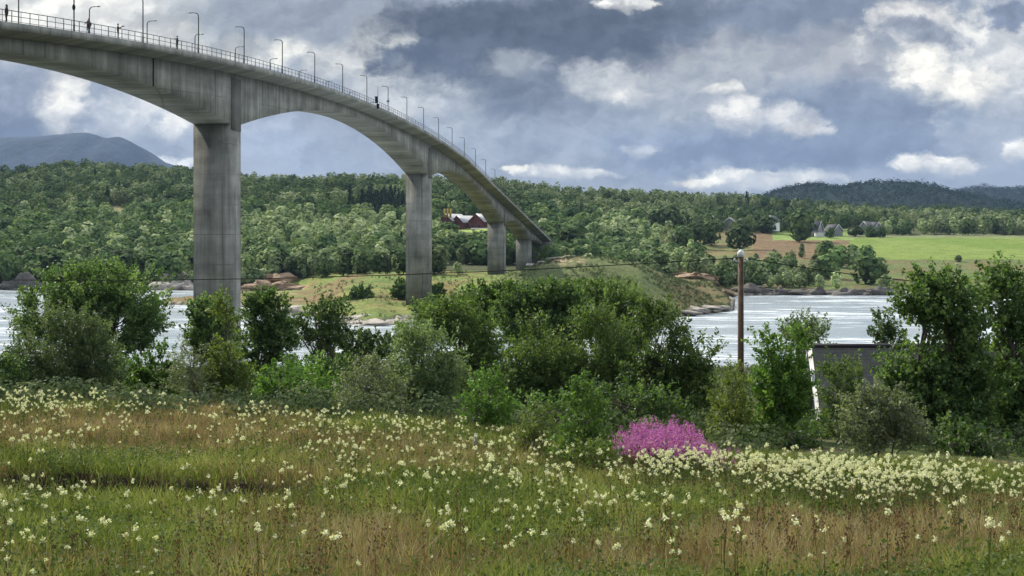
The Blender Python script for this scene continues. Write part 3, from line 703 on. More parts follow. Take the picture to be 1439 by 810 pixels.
# ------------------------------------------------------------------ the bridge
AL = math.atan((1000.63 - XC) / F); CA, SA = math.cos(AL), math.sin(AL)
N0, SP = 8.25, 20.0                                    # lamp posts stand every 20 m along the axis
def bpt(m, off, h):
    """Point of the bridge: m lamp spacings along the axis, off metres right of the near lamp row, h above the eye level."""
    return np.array([-71.45 + SA * SP * m + CA * off, CA * SP * m - SA * off, HC + h])
def deck_h(m):
    q = lambda t: -.1139 * t * t + 3.4737 * t + 3.03
    return np.where(m < 21.5, q(np.minimum(m, 21.5)), q(21.5) - 2.06 * (np.asarray(m, float) - 21.5) - .012 * 0)
PIERS = [(3.55, 9.4, 4.8), (11.45, 9.4, 4.8), (19.35, 9.4, 5.0), (26.35, 7.6, 4.4), (30.15, 5.2, 4.0)]
M_END = 32.3
def soffit(m):
    ks = [(-4.35, 9.4)] + [(a, b) for a, b, _ in PIERS] + [(M_END + 1.2, 4.2)]
    for (a, da), (b, db) in zip(ks[:-1], ks[1:]):
        if a <= m <= b:
            half = .12
            t = (m - (a + b) / 2) / ((b - a) / 2); s = abs(t) ** 1.9
            return 2.75 + ((db if t > 0 else da) - 2.75) * s
    return 4.0
def sweep(mb_v, mb_q, mb_uv, ms, prof):
    """prof(m): closed section [(off, dz below deck, v coordinate)]; adds quads between stations."""
    n0 = sum(len(a) for a in mb_v); k = None
    for m in ms:
        p = prof(m); k = len(p); h = float(deck_h(m))
        mb_v.append(np.array([bpt(m, o, h - d) for o, d in p]))
        mb_uv.append(np.array([[m * SP + (3.3 if i % 2 else 0) * 0, d + o * .35] for i, (o, d) in enumerate(p)]))
    for i in range(len(ms) - 1):
        for j in range(k):
            a, b = n0 + i * k + j, n0 + i * k + (j + 1) % k
            mb_q.append([a, b, b + k, a + k])
    mb_q.append([n0 + j for j in range(k)][:4] if k == 4 else [n0, n0 + 1, n0 + 2, n0 + 3])
    e = n0 + (len(ms) - 1) * k
    mb_q.append([e + 3, e + 2, e + 1, e])
def sweep_obj(name, ms, prof, mat, parent):
    v, q, uv = [], [], []
    sweep(v, q, uv, ms, prof)
    return obj(name, mesh_data(name, np.concatenate(v), [np.array(q)], mat, uv=np.concatenate(uv)), parent)

def build_bridge():
    root = empty('road_bridge', tuple(bpt(11.45, -5.7, -18)))
    tag(root, 'long high grey concrete road bridge with arched girder on tall piers, crossing the water', 'bridge')
    root.location = (0, 0, 0)
    ms = np.arange(-.6, M_END + .3, .05)
    W = 11.42
    sweep_obj('deck', ms, lambda m: [(.38, 0), (.38, .78), (.1, .80), (-2.2, 1.25), (-W + 2.2, 1.25), (-W - .1, .80), (-W - .38, .78), (-W - .38, 0), (-W + .1, 0), (-W + .1, .18), (-.1, .18), (-.1, 0)], M_conc, root)
    sweep_obj('road_surface', ms, lambda m: [(-1.6, .165), (-1.6, .21), (-W + 1.6, .21), (-W + 1.6, .165)], M_asph, root)
    sweep_obj('girder', ms, lambda m: [(-2.71, 1.1), (-2.71, soffit(m)), (-8.71, soffit(m)), (-8.71, 1.1)], M_conc, root)
    # piers, each with a shallow pilaster running up the girder
    for pm, dep, th in PIERS + [(-4.35, 9.4, 4.8)]:
        if pm < 0: continue
        hh = float(deck_h(pm)); c = bpt(pm, -5.71, 0)
        gz = min(float(elev(np.array([c[0]]), np.array([max(c[1], 30)]))[0]), 30) - 3
        if pm < 4: gz = -2
        top = HC + hh - dep + .6; dm = th / SP / 2
        v = []; uv = []; q = []
        def prism(o1, o2, m1, m2, z1, z2, us):
            n = len(v)
            for z in (z1, z2):
                for o, m, du in ((o2, m1, 0), (o1, m1, 6), (o1, m2, 10.8), (o2, m2, 16.8)):
                    p = bpt(m, o, 0); v.append([p[0], p[1], z]); uv.append([us + du, z * .9 + 3.3])
            q.extend([[n, n + 1, n + 5, n + 4], [n + 1, n + 2, n + 6, n + 5], [n + 2, n + 3, n + 7, n + 6], [n + 3, n, n + 4, n + 7], [n + 4, n + 5, n + 6, n + 7], [n + 3, n + 2, n + 1, n]])
        prism(-2.72, -8.70, pm - dm, pm + dm, gz, top, pm * 31)
        obj('pier', mesh_data('pier', np.array(v), [np.array(q)], M_conc, uv=np.array(uv)), root)
        v = []; uv = []; q = []
        prism(-2.64, -2.75, pm - dm * .97, pm + dm * .97, top - 1.2, HC + hh - 1.9, pm * 17 + 5)
        obj('pilaster', mesh_data('pilaster', np.array(v), [np.array(q)], M_concd, uv=np.array(uv)), root)
    # expansion joint, a dark slot down the side of the girder
    for jm in (9.75, 21.3):
        mb = MB(); h = float(deck_h(jm)); a = bpt(jm, -2.70, h - 1.3); b_ = bpt(jm, -2.70, h - soffit(jm) + .05)
        mb.tube([a, b_], .13, 4); mb.build('joint', M_dark, root)
    # abutment
    v = []; uv = []; q = []
    h = float(deck_h(M_END)); 
    for z in (4.0, HC + h - 1.1):
        for o, m in ((-.6, M_END - .2), (-10.8, M_END - .2), (-10.8, M_END + 2.4), (-.6, M_END + 2.4)):
            p = bpt(m, o, 0); v.append([p[0], p[1], z]); uv.append([o * 1.3 + m * 20, z])
    q = [[0, 1, 5, 4], [1, 2, 6, 5], [2, 3, 7, 6], [3, 0, 4, 7], [4, 5, 6, 7]]
    obj('abutment', mesh_data('abutment', np.array(v), [np.array(q)], M_concd, uv=np.array(uv)), root)
    # railings: top rail, middle rail and posts
    for off in (.12, -W - .12):
        mb = MB(); mr = np.arange(-.5, M_END + .2, .1)
        for dz, r in ((1.22, .045), (.68, .035), (.14, .028)):
            mb.tube([bpt(m, off, float(deck_h(m)) + dz) for m in mr], r, 5)
        for i, m in enumerate(np.arange(-.5, M_END + .2, .1)):
            h = float(deck_h(m)); mb.tube([bpt(m, off, h - .02), bpt(m, off, h + 1.24)], .048 if i % 2 == 0 else .03, 4)
        mb.build('railing', M_steel, root)

def build_lamps():
    pole = MB(); H = 5.75
    arc = [[0, 0, 0], [0, 0, 2.5], [0, 0, H - .55]] + [[-.45 * (1 - math.cos(a)), 0, H - .55 + .5 * math.sin(a)] for a in np.linspace(.3, 1.5, 5)] + [[-.9, 0, H]]
    pole.tube(arc, np.linspace(.085, .05, len(arc)), 8); pole.tube([[0, 0, 0], [0, 0, .9]], .11, 8)
    pd = pole.data('pole', M_steel, True)
    hd = MB(); hd.blob((-1.2, 0, H + .0), (.36, .15, .085), nu=10, nv=7); hd = hd.data('lamp_head', M_lamp, True)
    gl = MB(); gl.blob((-1.22, 0, H - .06), (.24, .11, .05), nu=8, nv=5); gl = gl.data('lamp_glass', M_glass, True)
    def lamp(m, off, flip, label, grp):
        r = empty('street_lamp', tuple(bpt(m, off, float(deck_h(m)) - .02)), -AL + (math.pi if flip else 0))
        tag(r, label, 'street lamp', grp)
        p = obj('pole', pd, r); h = obj('lamp_head', hd, r); obj('lamp_glass', gl, h)
        return r
    order = ['first', 'second', 'third', 'fourth', 'fifth', 'sixth', 'seventh', 'eighth', 'ninth', 'tenth', 'eleventh', 'twelfth', 'thirteenth', 'fourteenth', 'fifteenth',
             'sixteenth', 'seventeenth', 'eighteenth', 'nineteenth', 'twentieth', 'twenty-first', 'twenty-second', 'twenty-third', 'twenty-fourth']
    for n in range(0, 24):
        extra = {0: ', with an oval box', 8: ', with a round disc'}.get(n, '')
        r = lamp(N0 + n, -.05, False, 'grey lamp post on the near bridge railing, %s from the left%s' % (order[n], extra), 'lamp posts on the near side of the bridge')
        if n == 0:
            mb = MB(); mb.blob((0, -.05, 2.75), (.20, .14, .36), nu=10, nv=7); mb.build('control_box', M_dark, r, True)
        if n == 8:
            mb = MB(); mb.blob((0, -.06, 2.45), (.34, .07, .34), nu=14, nv=7); mb.build('disc_sign', M_lamp, r, True)
    for k in range(-1, 14):
        lamp(N0 + 1.47 + k, -11.3, True, 'grey lamp post on the far bridge railing, arm to the right, %s from the left' % order[k + 1], 'lamp posts on the far side of the bridge')
    # equipment mast between the seventh and ninth posts
    m = 7678.0 * 0 + 15.62
    r = empty('equipment_mast', tuple(bpt(m, .25, float(deck_h(m)) - .5)), -AL)
    tag(r, 'dark equipment box with a thin whip antenna fixed to the near bridge railing', 'antenna')
    mb = MB(); mb.box((0, 0, 1.85), (.55, .4, 1.3)); mb.box((0, 0, 2.54), (.63, .48, .07)); mb.build('cabinet', M_dark, r)
    mb = MB(); mb.tube([[.3, 0, 0], [.3, 0, 3.0], [.3, 0, 5.0]], [.07, .05, .025], 6); mb.build('antenna', M_steel, r)
    mb = MB(); mb.box((.3, 0, .5), (.5, .5, 1.0)); mb.build('bracket', M_dark, r)

# ------------------------------------------------------------------ people
def person(label, loc, rz, pose, jacket, trousers, hair, long_hair=False, coat=0.0):
    J = {'pel': (0, 0, .95, .15), 'spi': (0, 0, 1.14, .145), 'che': (0, .01, 1.36, .165), 'nek': (0, .01, 1.51, .06), 'hd1': (0, .03, 1.60, .085), 'hd2': (0, .02, 1.70, .088),
         'nos': (0, .115, 1.625, .022), 'hpl': (-.10, 0, .88, .105), 'knl': (-.11, .04, .50, .07), 'anl': (-.11, -.01, .10, .05), 'tol': (-.12, .13, .045, .042),
         'hpr': (.10, 0, .88, .105), 'knr': (.11, .04, .50, .07), 'anr': (.11, -.01, .10, .05), 'tor': (.12, .13, .045, .042),
         'shl': (-.19, 0, 1.43, .075), 'ell': (-.25, -.02, 1.15, .055), 'wrl': (-.24, .08, .92, .04), 'hnl': (-.23, .12, .84, .042),
         'shr': (.19, 0, 1.43, .075), 'elr': (.25, -.02, 1.15, .055), 'wrr': (.24, .08, .92, .04), 'hnr': (.23, .12, .84, .042)}
    for k, p in pose.items(): J[k] = (*p, J[k][3])
    if coat:
        for k in ('pel', 'spi', 'hpl', 'hpr'): J[k] = (*J[k][:3], J[k][3] + coat)
    E_ = [('pel', 'spi'), ('spi', 'che'), ('che', 'nek'), ('nek', 'hd1'), ('hd1', 'hd2'), ('hd1', 'nos')]
    for s in 'lr':
        E_ += [('pel', 'hp' + s), ('hp' + s, 'kn' + s), ('kn' + s, 'an' + s), ('an' + s, 'to' + s), ('che', 'sh' + s), ('sh' + s, 'el' + s), ('el' + s, 'wr' + s), ('wr' + s, 'hn' + s)]
    ks = list(J); me = bpy.data.meshes.new('body')
    me.from_pydata([J[k][:3] for k in ks], [(ks.index(a), ks.index(b)) for a, b in E_], [])
    tmp = bpy.data.objects.new('body_tmp', me); COL.objects.link(tmp)
    tmp.modifiers.new('Skin', 'SKIN'); sub = tmp.modifiers.new('Sub', 'SUBSURF'); sub.levels = 1; sub.render_levels = 1
    for i, k in enumerate(ks):
        sv = me.skin_vertices[0].data[i]; sv.radius = (J[k][3], J[k][3]); sv.use_root = (k == 'pel')
    dg = bpy.context.evaluated_depsgraph_get()
    body = bpy.data.meshes.new_from_object(tmp.evaluated_get(dg))
    bpy.data.objects.remove(tmp)
    body.name = 'body'; body.materials.clear()
    for m in (M_skin, jacket, trousers): body.materials.append(m)
    hands = [np.array(J[k][:3]) for k in ('hnl', 'hnr')]
    for p in body.polygons:
        c = np.array(p.center); z = c[2]
        skin = (z > 1.53 and abs(c[0]) < .14) or any(np.linalg.norm(c - h) < .075 for h in hands)
        p.material_index = 0 if skin else (2 if (z < .86 - coat * 1.6 and abs(c[0]) < .23 and not any(np.linalg.norm(c - h) < .2 for h in hands)) else 1)
        p.use_smooth = True
    root = empty('person', tuple(loc), rz); tag(root, label, 'person', 'people on the bridge')
    obj('body', body, root)
    hb = MB(); hb.blob((0, .0, 1.70), (.105, .115, .10), .12, 3)
    if long_hair: hb.blob((0, -.06, 1.56), (.11, .08, .19), .12, 4)
    hb.build('hair', hair, root, True)
    return root
def build_people():
    global M_skin
    M_skin = plain('skin', (.42, .27, .20), .6, 0, .1)
    dk = plain('black_cloth', (.018, .018, .02), .9); br = plain('brown_cloth', (.05, .032, .028), .9); bl = plain('navy_cloth', (.022, .032, .055), .9)
    ol = plain('olive_cloth', (.03, .032, .022), .9); jn = plain('jeans_cloth', (.03, .035, .05), .9); hr = plain('brown_hair', (.06, .035, .03), .8); hg = plain('grey_hair', (.16, .14, .125), .8)
    def spot(u, lift=0): 
        off = .62
        m = 7392.37 / (1000.63 - u)
        return bpt(m, off - .5, float(deck_h(m)) + lift)
    face = lambda d: -AL + d
    p = spot(7.6); person('person with long hair in a long dark coat at the left end of the railing', p, face(math.pi * .55), {'wrl': (-.22, .06, .93), 'hnl': (-.22, .08, .85)}, dk, dk, hr, True, .05)
    p = spot(123.5); person('person in a wide dark brown jacket leaning forward by the bridge railing, arms spread', p, face(math.pi * .35),
        {'che': (0, .06, 1.33), 'nek': (0, .10, 1.47), 'hd1': (0, .14, 1.55), 'hd2': (0, .13, 1.65), 'nos': (0, .225, 1.57), 'shl': (-.20, .06, 1.39), 'shr': (.20, .06, 1.39),
         'ell': (-.42, .0, 1.2), 'wrl': (-.58, .04, 1.02), 'hnl': (-.64, .06, .96), 'elr': (.36, .02, 1.17), 'wrr': (.40, .12, .98), 'hnr': (.41, .16, .92), 'anl': (-.16, -.14, .1), 'tol': (-.17, 0, .045)}, br, jn, hg, False, .06)
    p = spot(164.4); person('person in dark clothes holding up a camera with both hands, facing right', p, face(-math.pi * .42),
        {'ell': (-.20, .22, 1.22), 'wrl': (-.10, .42, 1.40), 'hnl': (-.07, .48, 1.44), 'elr': (.20, .22, 1.22), 'wrr': (.10, .42, 1.40), 'hnr': (.07, .48, 1.44)}, ol, dk, hr)
    p2 = p + np.array([CA * .0, 0, 0])
    c = MB(); d = np.array([-math.sin(face(-math.pi * .42)), math.cos(face(-math.pi * .42))])
    c.box((p[0] + d[0] * .56, p[1] + d[1] * .56, p[2] + 1.47), (.16, .12, .12)); c.tube([[p[0] + d[0] * .6, p[1] + d[1] * .6, p[2] + 1.47], [p[0] + d[0] * .74, p[1] + d[1] * .74, p[2] + 1.47]], .05, 8)
    tag(c.build('camera_in_hands', M_dark), 'small black camera held up by the third person on the bridge', 'camera')
    p = spot(248.0); person('person in navy blue with one arm stretched out to the left at the railing', p, face(math.pi * .5),
        {'ell': (.22, .28, 1.44), 'wrl': (-.22, .05, .93), 'elr': (.20, .26, 1.42), 'wrr': (.18, .46, 1.50), 'hnr': (.18, .54, 1.55), 'ell': (-.26, -.03, 1.15)}, bl, dk, hr)

# ------------------------------------------------------------------ houses
def gable(root, x, y, w, d, eave, ridge, wall, roof, trim, rz=0.0, wins=(), over=.45, name='wall'):
    """One gabled volume: front gable faces -y of its own frame."""
    c, s = math.cos(rz), math.sin(rz); R = np.array([[c, -s, 0], [s, c, 0], [0, 0, 1]])
    T = lambda V: np.asarray(V, float) @ R.T + np.array([x, y, 0])
    h = w / 2
    mb = MB(); mb.add(T([[-h, 0, -2], [h, 0, -2], [h, 0, eave], [0, 0, ridge], [-h, 0, eave], [-h, d, -2], [h, d, -2], [h, d, eave], [0, d, ridge], [-h, d, eave]]),
                      [[0, 1, 2, 4], [6, 5, 9, 7], [1, 6, 7, 2], [5, 0, 4, 9]], [[4, 2, 3], [7, 9, 8]])
    wl = mb.build(name, wall, root)
    mb = MB(); k = (ridge - eave) / h; t = .22
    for sg in (-1, 1):
        a = np.array([[0, -over, ridge + .02], [sg * (h + over), -over, eave - k * over + .02], [sg * (h + over), d + over, eave - k * over + .02], [0, d + over, ridge + .02]])
        mb.add(T(np.concatenate([a, a + [0, 0, t]])), [[0, 1, 2, 3], [4, 5, 6, 7], [0, 1, 5, 4], [1, 2, 6, 5], [2, 3, 7, 6], [3, 0, 4, 7]])
    rf = mb.build('roof', roof, root)
    mb = MB()
    for sg in (-1, 1):
        a = np.array([[0, -over - .03, ridge + .26], [sg * (h + over + .02), -over - .03, eave - k * over + .26], [sg * (h + over + .02), -over - .03, eave - k * over - .3], [0, -over - .03, ridge - .3]])
        mb.add(T(np.concatenate([a, a + [0, -.12, 0]])), [[0, 1, 2, 3], [4, 5, 6, 7], [0, 1, 5, 4], [1, 2, 6, 5], [2, 3, 7, 6], [3, 0, 4, 7]])
    mb.build('bargeboard', trim, rf)
    for wx, wz, ww, wh in wins:
        mb = MB(); mb.box((0, 0, 0), (ww, .1, wh), None); V = mb.v[0] + np.array([wx, -.03, wz]); mb.v[0] = T(V); f = mb.build('window', M_pane, root)
        mb = MB()
        for dx, dz, sx, sz in ((-ww / 2, 0, .14, wh + .14), (ww / 2, 0, .14, wh + .14), (0, -wh / 2, ww, .14), (0, wh / 2, ww, .14), (0, 0, .09, wh)):
            mb.box((wx + dx, -.09, wz + dz), (sx, .08, sz))
        mb.v = [T(V) for V in mb.v]; mb.build('frame', trim, f)
    return wl
def roof_felt():
    m, t, b = new_mat('worn_roof_felt')
    co = t.n('ShaderNodeTexCoord').outputs['Object']
    br = t.n('ShaderNodeTexBrick'); t.L.new(t.vmath('MULTIPLY', t.scalevec(co, (1, 1, 1)), (1, 0, 0)), br.inputs['Vector'])
    xz = t.n('ShaderNodeCombineXYZ'); se = t.n('ShaderNodeSeparateXYZ'); t.L.new(co, se.inputs[0]); t.L.new(se.outputs[0], xz.inputs[0]); t.L.new(se.outputs[2], xz.inputs[1]); t.L.new(xz.outputs[0], br.inputs['Vector'])
    br.inputs['Scale'].default_value = 1.0; br.inputs['Brick Width'].default_value = .25; br.inputs['Row Height'].default_value = .13; br.inputs['Mortar Size'].default_value = .006
    br.inputs['Color1'].default_value = (.085, .083, .082, 1); br.inputs['Color2'].default_value = (.115, .11, .108, 1); br.inputs['Mortar'].default_value = (.03, .03, .03, 1)
    f = t.noise(co, .9, 6, .65).outputs[0]
    t.set(b.inputs['Base Color'], t.mix(t.rng(f, .42, .66, 0, .8), br.outputs[0], (.115, .12, .085))); b.inputs['Roughness'].default_value = .9
    return m
def build_houses():
    global M_pane
    M_pane = plain('window_pane', (.03, .035, .04), .1, 0, .1)
    red = plain('red_boards', (.11, .03, .024), .8, 0, .3, 1.5); wht = plain('white_boards', (.62, .62, .60), .7, 0, .08); gry = plain('grey_boards', (.20, .20, .21), .8, 0, .2)
    drk = plain('dark_roof', (.028, .028, .036), .8, 0, .3); pal = plain('pale_metal_roof', (.33, .335, .34), .5, 0, .08); slate = roof_felt()
    yel = plain('yellow_cloth', (.42, .29, .05), .8, 0, .12)
    def place(u, v, Y):
        p = at(u, v, Y); return (p[0], p[1], p[2])
    # the red hotel below the bridge
    Y = 850.0; s = Y / F; p = place(655, 323, Y); r = empty('red_building', p)
    tag(r, 'dark red timber building with three gables and pale roofs, seen under the bridge', 'building')
    for du, w, ev, rd in ((-29, 20 * s, 5.4, 9.2), (-13, 18 * s, 4.6, 8.2), (14, 25 * s, 4.8, 9.2)):
        gable(r, du * s, 0 if du > 0 else 2.5, w * .96, 18, ev, rd, red, pal, red, -.5, [(-w * .2, 2.2, 1.6, 1.4), (w * .2, 2.2, 1.6, 1.4), (0, 4.6, 1.4, 1.2)])
    mb = MB(); mb.box((-2 * s, 12, 2.4), (50 * s, 8, 4)); mb.build('link_block', red, r)
    mb = MB(); mb.box((-2 * s, 12, 4.55), (51 * s, 9, .3)); mb.build('flat_roof', pal, r)
    mb = MB(); mb.box((20 * s, -5, .4), (26 * s, 5, .9)); mb.build('terrace_wall', wht, r)
    for i, nm in enumerate(('left', 'middle', 'right')):
        q = empty('banner_flag', place(624.5 + 4.2 * i, 309, Y - 4))
        tag(q, 'tall yellow banner beside the red building, %s one of three' % nm, 'flag', 'yellow banners by the red building')
        mb = MB(); mb.tube([[-.6, 0, -7], [-.6, 0, 6.6]], .09, 6); mb.build('pole', M_steel, q)
        mb = MB(); mb.box((.1, 0, 3.8), (1.15, .06, 5.2)); mb.build('banner', yel, q)
    RESERVED.append((place(655, 323, Y)[0], Y + 6, 20))
    # farm houses beyond the fields
    def house(u, v, Y, w, d, ev, rd, wall, roof, rz, label, name='farm_house', wins=None):
        p = place(u, v, Y); r = empty(name, (p[0], Y, max(p[2], ground_z(p[0], Y) - .2))); tag(r, label, 'house')
        gable(r, 0, 0, w, d, ev, rd, wall, roof, wht, rz, wins if wins is not None else [(-w * .22, ev * .55, 1.1, 1.3), (w * .22, ev * .55, 1.1, 1.3), (0, ev + (rd - ev) * .35, 1.0, 1.1)])
        RESERVED.append((p[0], Y + 3, 9)); RESERVED.append((p[0], Y - 16, 7)); return r
    r = house(1153, 333, 958, 8.5, 10, 4.6, 10.2, gry, drk, .95, 'white gabled house with a steep dark roof and a pale low wing in front')
    mb = MB(); mb.box((0, -5.5, 1.3), (9.5, 4, 2.6)); mb.build('porch', wht, r); mb = MB(); mb.box((0, -5.6, 2.75), (10.4, 4.8, .28)); mb.build('porch_roof', pal, r)
    mb = MB(); mb.box((1, -8.5, .2), (13, 1.2, .9)); mb.build('terrace_wall', wht, r)
    house(1178, 331, 970, 8, 10, 3.2, 7.2, gry, drk, .5, 'low grey house with a dark roof right of the white gabled house')
    house(1214, 330, 975, 7.5, 10, 4.5, 8.8, gry, drk, -.6, 'grey gabled house with a dark roof behind the left end of the green field')
    house(1234, 330, 985, 6.5, 9, 4.2, 8.4, gry, drk, .35, 'narrow grey gabled house, right neighbour of the other grey gabled house')
    house(1082, 321, 990, 7, 9, 4.5, 8.6, wht, drk, -.55, 'small white gabled house with a black roof above the brown field')
    house(1002, 321, 1000, 6, 8, 4.6, 8.6, wht, drk, -.35, 'white gable peeping out above the tree row, leftmost of the far houses')
    house(1025, 322, 990, 8, 9, 4.6, 7.6, gry, slate, -.3, 'pale grey two-storey house above the round tree in the brown field')
    p = place(1131, 334, 940); r = empty('tarpaulin_tent', (p[0], p[1], ground_z(p[0], p[1]))); tag(r, 'small bright white tent-like cover at the foot of the tall dark tree', 'tent')
    mb = MB(); mb.add([[-1.6, -2, 0], [1.6, -2, 0], [1.6, 2, 0], [-1.6, 2, 0], [0, -2.2, 2.3], [0, 2.2, 2.3]], [[0, 3, 5, 4], [1, 2, 5, 4], [0, 1, 2, 3]], [[0, 1, 4], [2, 3, 5]]); mb.build('cover', wht, r)
    # the near building behind the right-hand trees
    x0, yr, zr = 12.05, 58.5, 13.93
    gz = ground_z(x0 + 6, 57) - 1.0
    r = empty('slate_roofed_house', (x0, yr, gz)); tag(r, 'dark grey roof with a white bargeboard, building half hidden behind the right-hand trees', 'house')
    L = 10.0; run = 2.6; rise = 4.3; zz = zr - gz
    mb = MB()
    for sg in (-1, 1):
        a = np.array([[0, 0, zz], [L, 0, zz], [L, sg * run, zz - rise], [0, sg * run, zz - rise]])
        mb.add(np.concatenate([a, a - [0, 0, .2]]), [[0, 1, 2, 3], [4, 5, 6, 7], [0, 1, 5, 4], [1, 2, 6, 5], [2, 3, 7, 6], [3, 0, 4, 7]])
    rf = mb.build('roof', slate, r)
    mb = MB()
    for sg in (-1, 1):
        a = np.array([[-.05, 0, zz + .12], [-.05, sg * (run + .1), zz - rise - .05], [-.05, sg * (run + .1), zz - rise - .28], [-.05, 0, zz - .16]])
        mb.add(np.concatenate([a, a + [-.14, 0, 0]]), [[0, 1, 2, 3], [4, 5, 6, 7], [0, 1, 5, 4], [1, 2, 6, 5], [2, 3, 7, 6], [3, 0, 4, 7]])
    mb.build('bargeboard', plain('worn_white_paint', (.46, .46, .44), .8, 0, .35, 4), rf)
    mb = MB(); mb.tube([[0, 0, zz + .05], [L, 0, zz + .05]], .09, 6); mb.build('ridge_cap', drk, rf)
    mb = MB(); e = zz - rise + .25
    mb.add([[.25, -run + .35, -1], [L - .25, -run + .35, -1], [L - .25, run - .35, -1], [.25, run - .35, -1], [.25, -run + .35, e], [L - .25, -run + .35, e], [L - .25, run - .35, e], [.25, run - .35, e], [.25, 0, zz - .3], [L - .25, 0, zz - .3]],
           [[0, 1, 5, 4], [1, 2, 6, 5], [2, 3, 7, 6], [3, 0, 4, 7]], [[4, 7, 8], [5, 6, 9]])
    mb.build('wall', gry, r)
    mb = MB(); mb.box((L / 2, -run - .05, zz - rise - .1), (L, .14, .12)); mb.build('gutter', drk, r)

# ------------------------------------------------------------------ pole, wires, posts, rocks
def build_small():
    wood = plain('old_wood', (.115, .072, .046), .9, 0, .45, 5); grw = plain('grey_wood', (.17, .155, .13), .9, 0, .4, 6); zinc = plain('zinc_cap', (.55, .56, .56), .6, .0, .12, 8)
    Y = 60.0; p = at(1041, 361, Y); gz = ground_z(p[0], Y)
    r = empty('utility_pole', (p[0], Y, gz)); tag(r, 'weathered wooden utility pole with a pale metal cap, standing before the water', 'utility pole')
    h = p[2] - gz
    mb = MB(); mb.tube([[0, 0, -.5], [0, 0, h * .5], [0, 0, h]], [.15, .13, .115], 12); mb.build('pole', wood, r, True)
    mb = MB(); mb.tube([[0, 0, h - .02], [0, 0, h + .16], [.05, 0, h + .27]], [.15, .14, .08], 10); mb.build('cap', zinc, r, True)
    for sg in (-1, 1):
        mb = MB(); mb.tube([[sg * .1, -.02, h - .22], [sg * .26, -.02, h - .16]], .03, 6); mb.tube([[sg * .26, -.02, h - .2], [sg * .26, -.02, h - .06]], [.05, .035], 8); mb.build('insulator', zinc, r)
    mb = MB(); mb.tube([[.05, -.14, -.2], [.04, -.13, h - .1]], .018, 5); mb.build('cable', M_dark, r)
    def wire(a, b, sag, label, rad=.02):
        t = np.linspace(0, 1, 40)[:, None]; P = a + (b - a) * t; P[:, 2] -= sag * 4 * (t * (1 - t))[:, 0]
        mb = MB(); mb.tube(P, rad, 5); tag(mb.build('power_line', M_dark), label, 'wire')
    a = np.array([p[0] - .26, Y - .02, p[2] - .06])
    wire(a, at(-330, 384, 78), .62, 'thin dark overhead wire running left from the wooden pole across the bridge piers')
    a = np.array([p[0] + .26, Y - .02, p[2] - .06])
    wire(a, at(1640, 400, 64), .55, 'thin dark overhead wire running right from the wooden pole into the trees')
    wire(at(-60, 482, 52), at(62, 497, 58), .1, 'short pale wire slanting into the grey-green willow at the left edge', .012)
    # fence posts in the meadow
    labs = ['grey fence post below the bright leftmost sapling', 'grey fence post below the small light green sapling', 'weathered fence post left of the tall pale sapling',
            'weathered fence post right of the tall pale sapling', 'dark leaning fence post in the cream flowers below the pink fireweed']
    for (u, v0, v1), lab in zip(((667, 616, 644), (749, 618, 648), (805, 624, 660), (869, 636, 676), (937, 638, 690)), labs):
        Ys = np.arange(20, 46, .1); vv = YH + (HC - elev((u - XC) / F * Ys, Ys)) / Ys * F
        k = np.argmin(abs(vv - v1)); Yp = Ys[k]; x = (u - XC) / F * Yp; hh = (v1 - v0) / F * Yp + .12
        r = empty('fence_post', (x, Yp, ground_z(x, Yp))); tag(r, lab, 'fence post', 'old fence posts in the meadow')
        mb = MB(); lean = .12 if u == 937 else .03
        mb.tube([[0, 0, -.3], [lean * .4, 0, hh * .5], [lean, .02, hh]], [.05, .047, .042], 7); obj('post', mb.data('post', grw), r)
    # shore rocks
    rk = plain('shore_rock', (.30, .265, .225), .9, 0, .4, .5); ro = plain('rusty_rock', (.27, .185, .115), .9, 0, .4, .4); rd = plain('dark_rock', (.085, .075, .065), .9, 0, .4, .6)
    def rocks(lst, mat, label, grp, seed):
        g = np.random.default_rng(seed)
        for i, (u, Y, w, h) in enumerate(lst):
            x = (u - XC) / F * Y; w = w * g.uniform(.85, 1.15)
            mb = MB(); mb.blob((0, 0, 0), (w, w * g.uniform(.55, .8), h), .55, seed * 13 + i, 18, 11)
            o = mb.build('shore_rock', mat, None, False); o.location = (x, Y, max(ground_z(x, Y), 0) + h * .15); o.rotation_euler = (g.normal() * .1, g.normal() * .12, g.normal() * .4)
            tag(o, label, 'rock', grp)
    rocks([(472, 349, 4.2, .8), (489, 344, 5, .9), (507, 336, 4.2, .8), (524, 330, 4.6, .7), (545, 336, 4.6, .8), (562, 348, 3.6, .7), (421, 378, 4.2, 1.1), (405, 390, 5, 1.2), (388, 402, 4, 1.0)], rk, 'smooth pale grey rock slab on the near shore of the island', 'rock slabs on the island shore', 4)
    rocks([(347, 575, 5, 1.2), (360, 577, 6, 1.6), (374, 576, 6, 2.0), (388, 576, 6, 1.8), (403, 574, 6, 1.7), (418, 571, 5, 1.3), (370, 588, 6, 2.6), (396, 587, 7, 2.4)], ro, 'rust-coloured rock in the outcrop right of the first pier', 'rusty rocks right of the first pier', 5)
    rocks([(205, 590, 5, 2), (222, 588, 6, 2.6), (238, 587, 7, 2.8), (252, 586, 6, 3), (264, 584, 5, 2.4), (246, 594, 6, 4)], rk, 'pale shore rock left of the first pier', 'shore rocks left of the first pier', 6)
    rocks([(22, 592, 5, 3), (36, 590, 5, 4.5), (48, 592, 4, 2.5), (8, 592, 5, 2.5)], rd, 'dark boulder at the foot of the shaded left shore', 'boulders on the left shore', 7)
    rocks([(1040 + i * 15, 526 + (i % 3) * 2, 3.2 + (i * 7 % 4) * .8, 1.1 + (i * 5 % 3) * .5) for i in range(15)], rd, 'dark wet boulder along the far right bank at the waterline', 'boulders along the far right bank', 8)
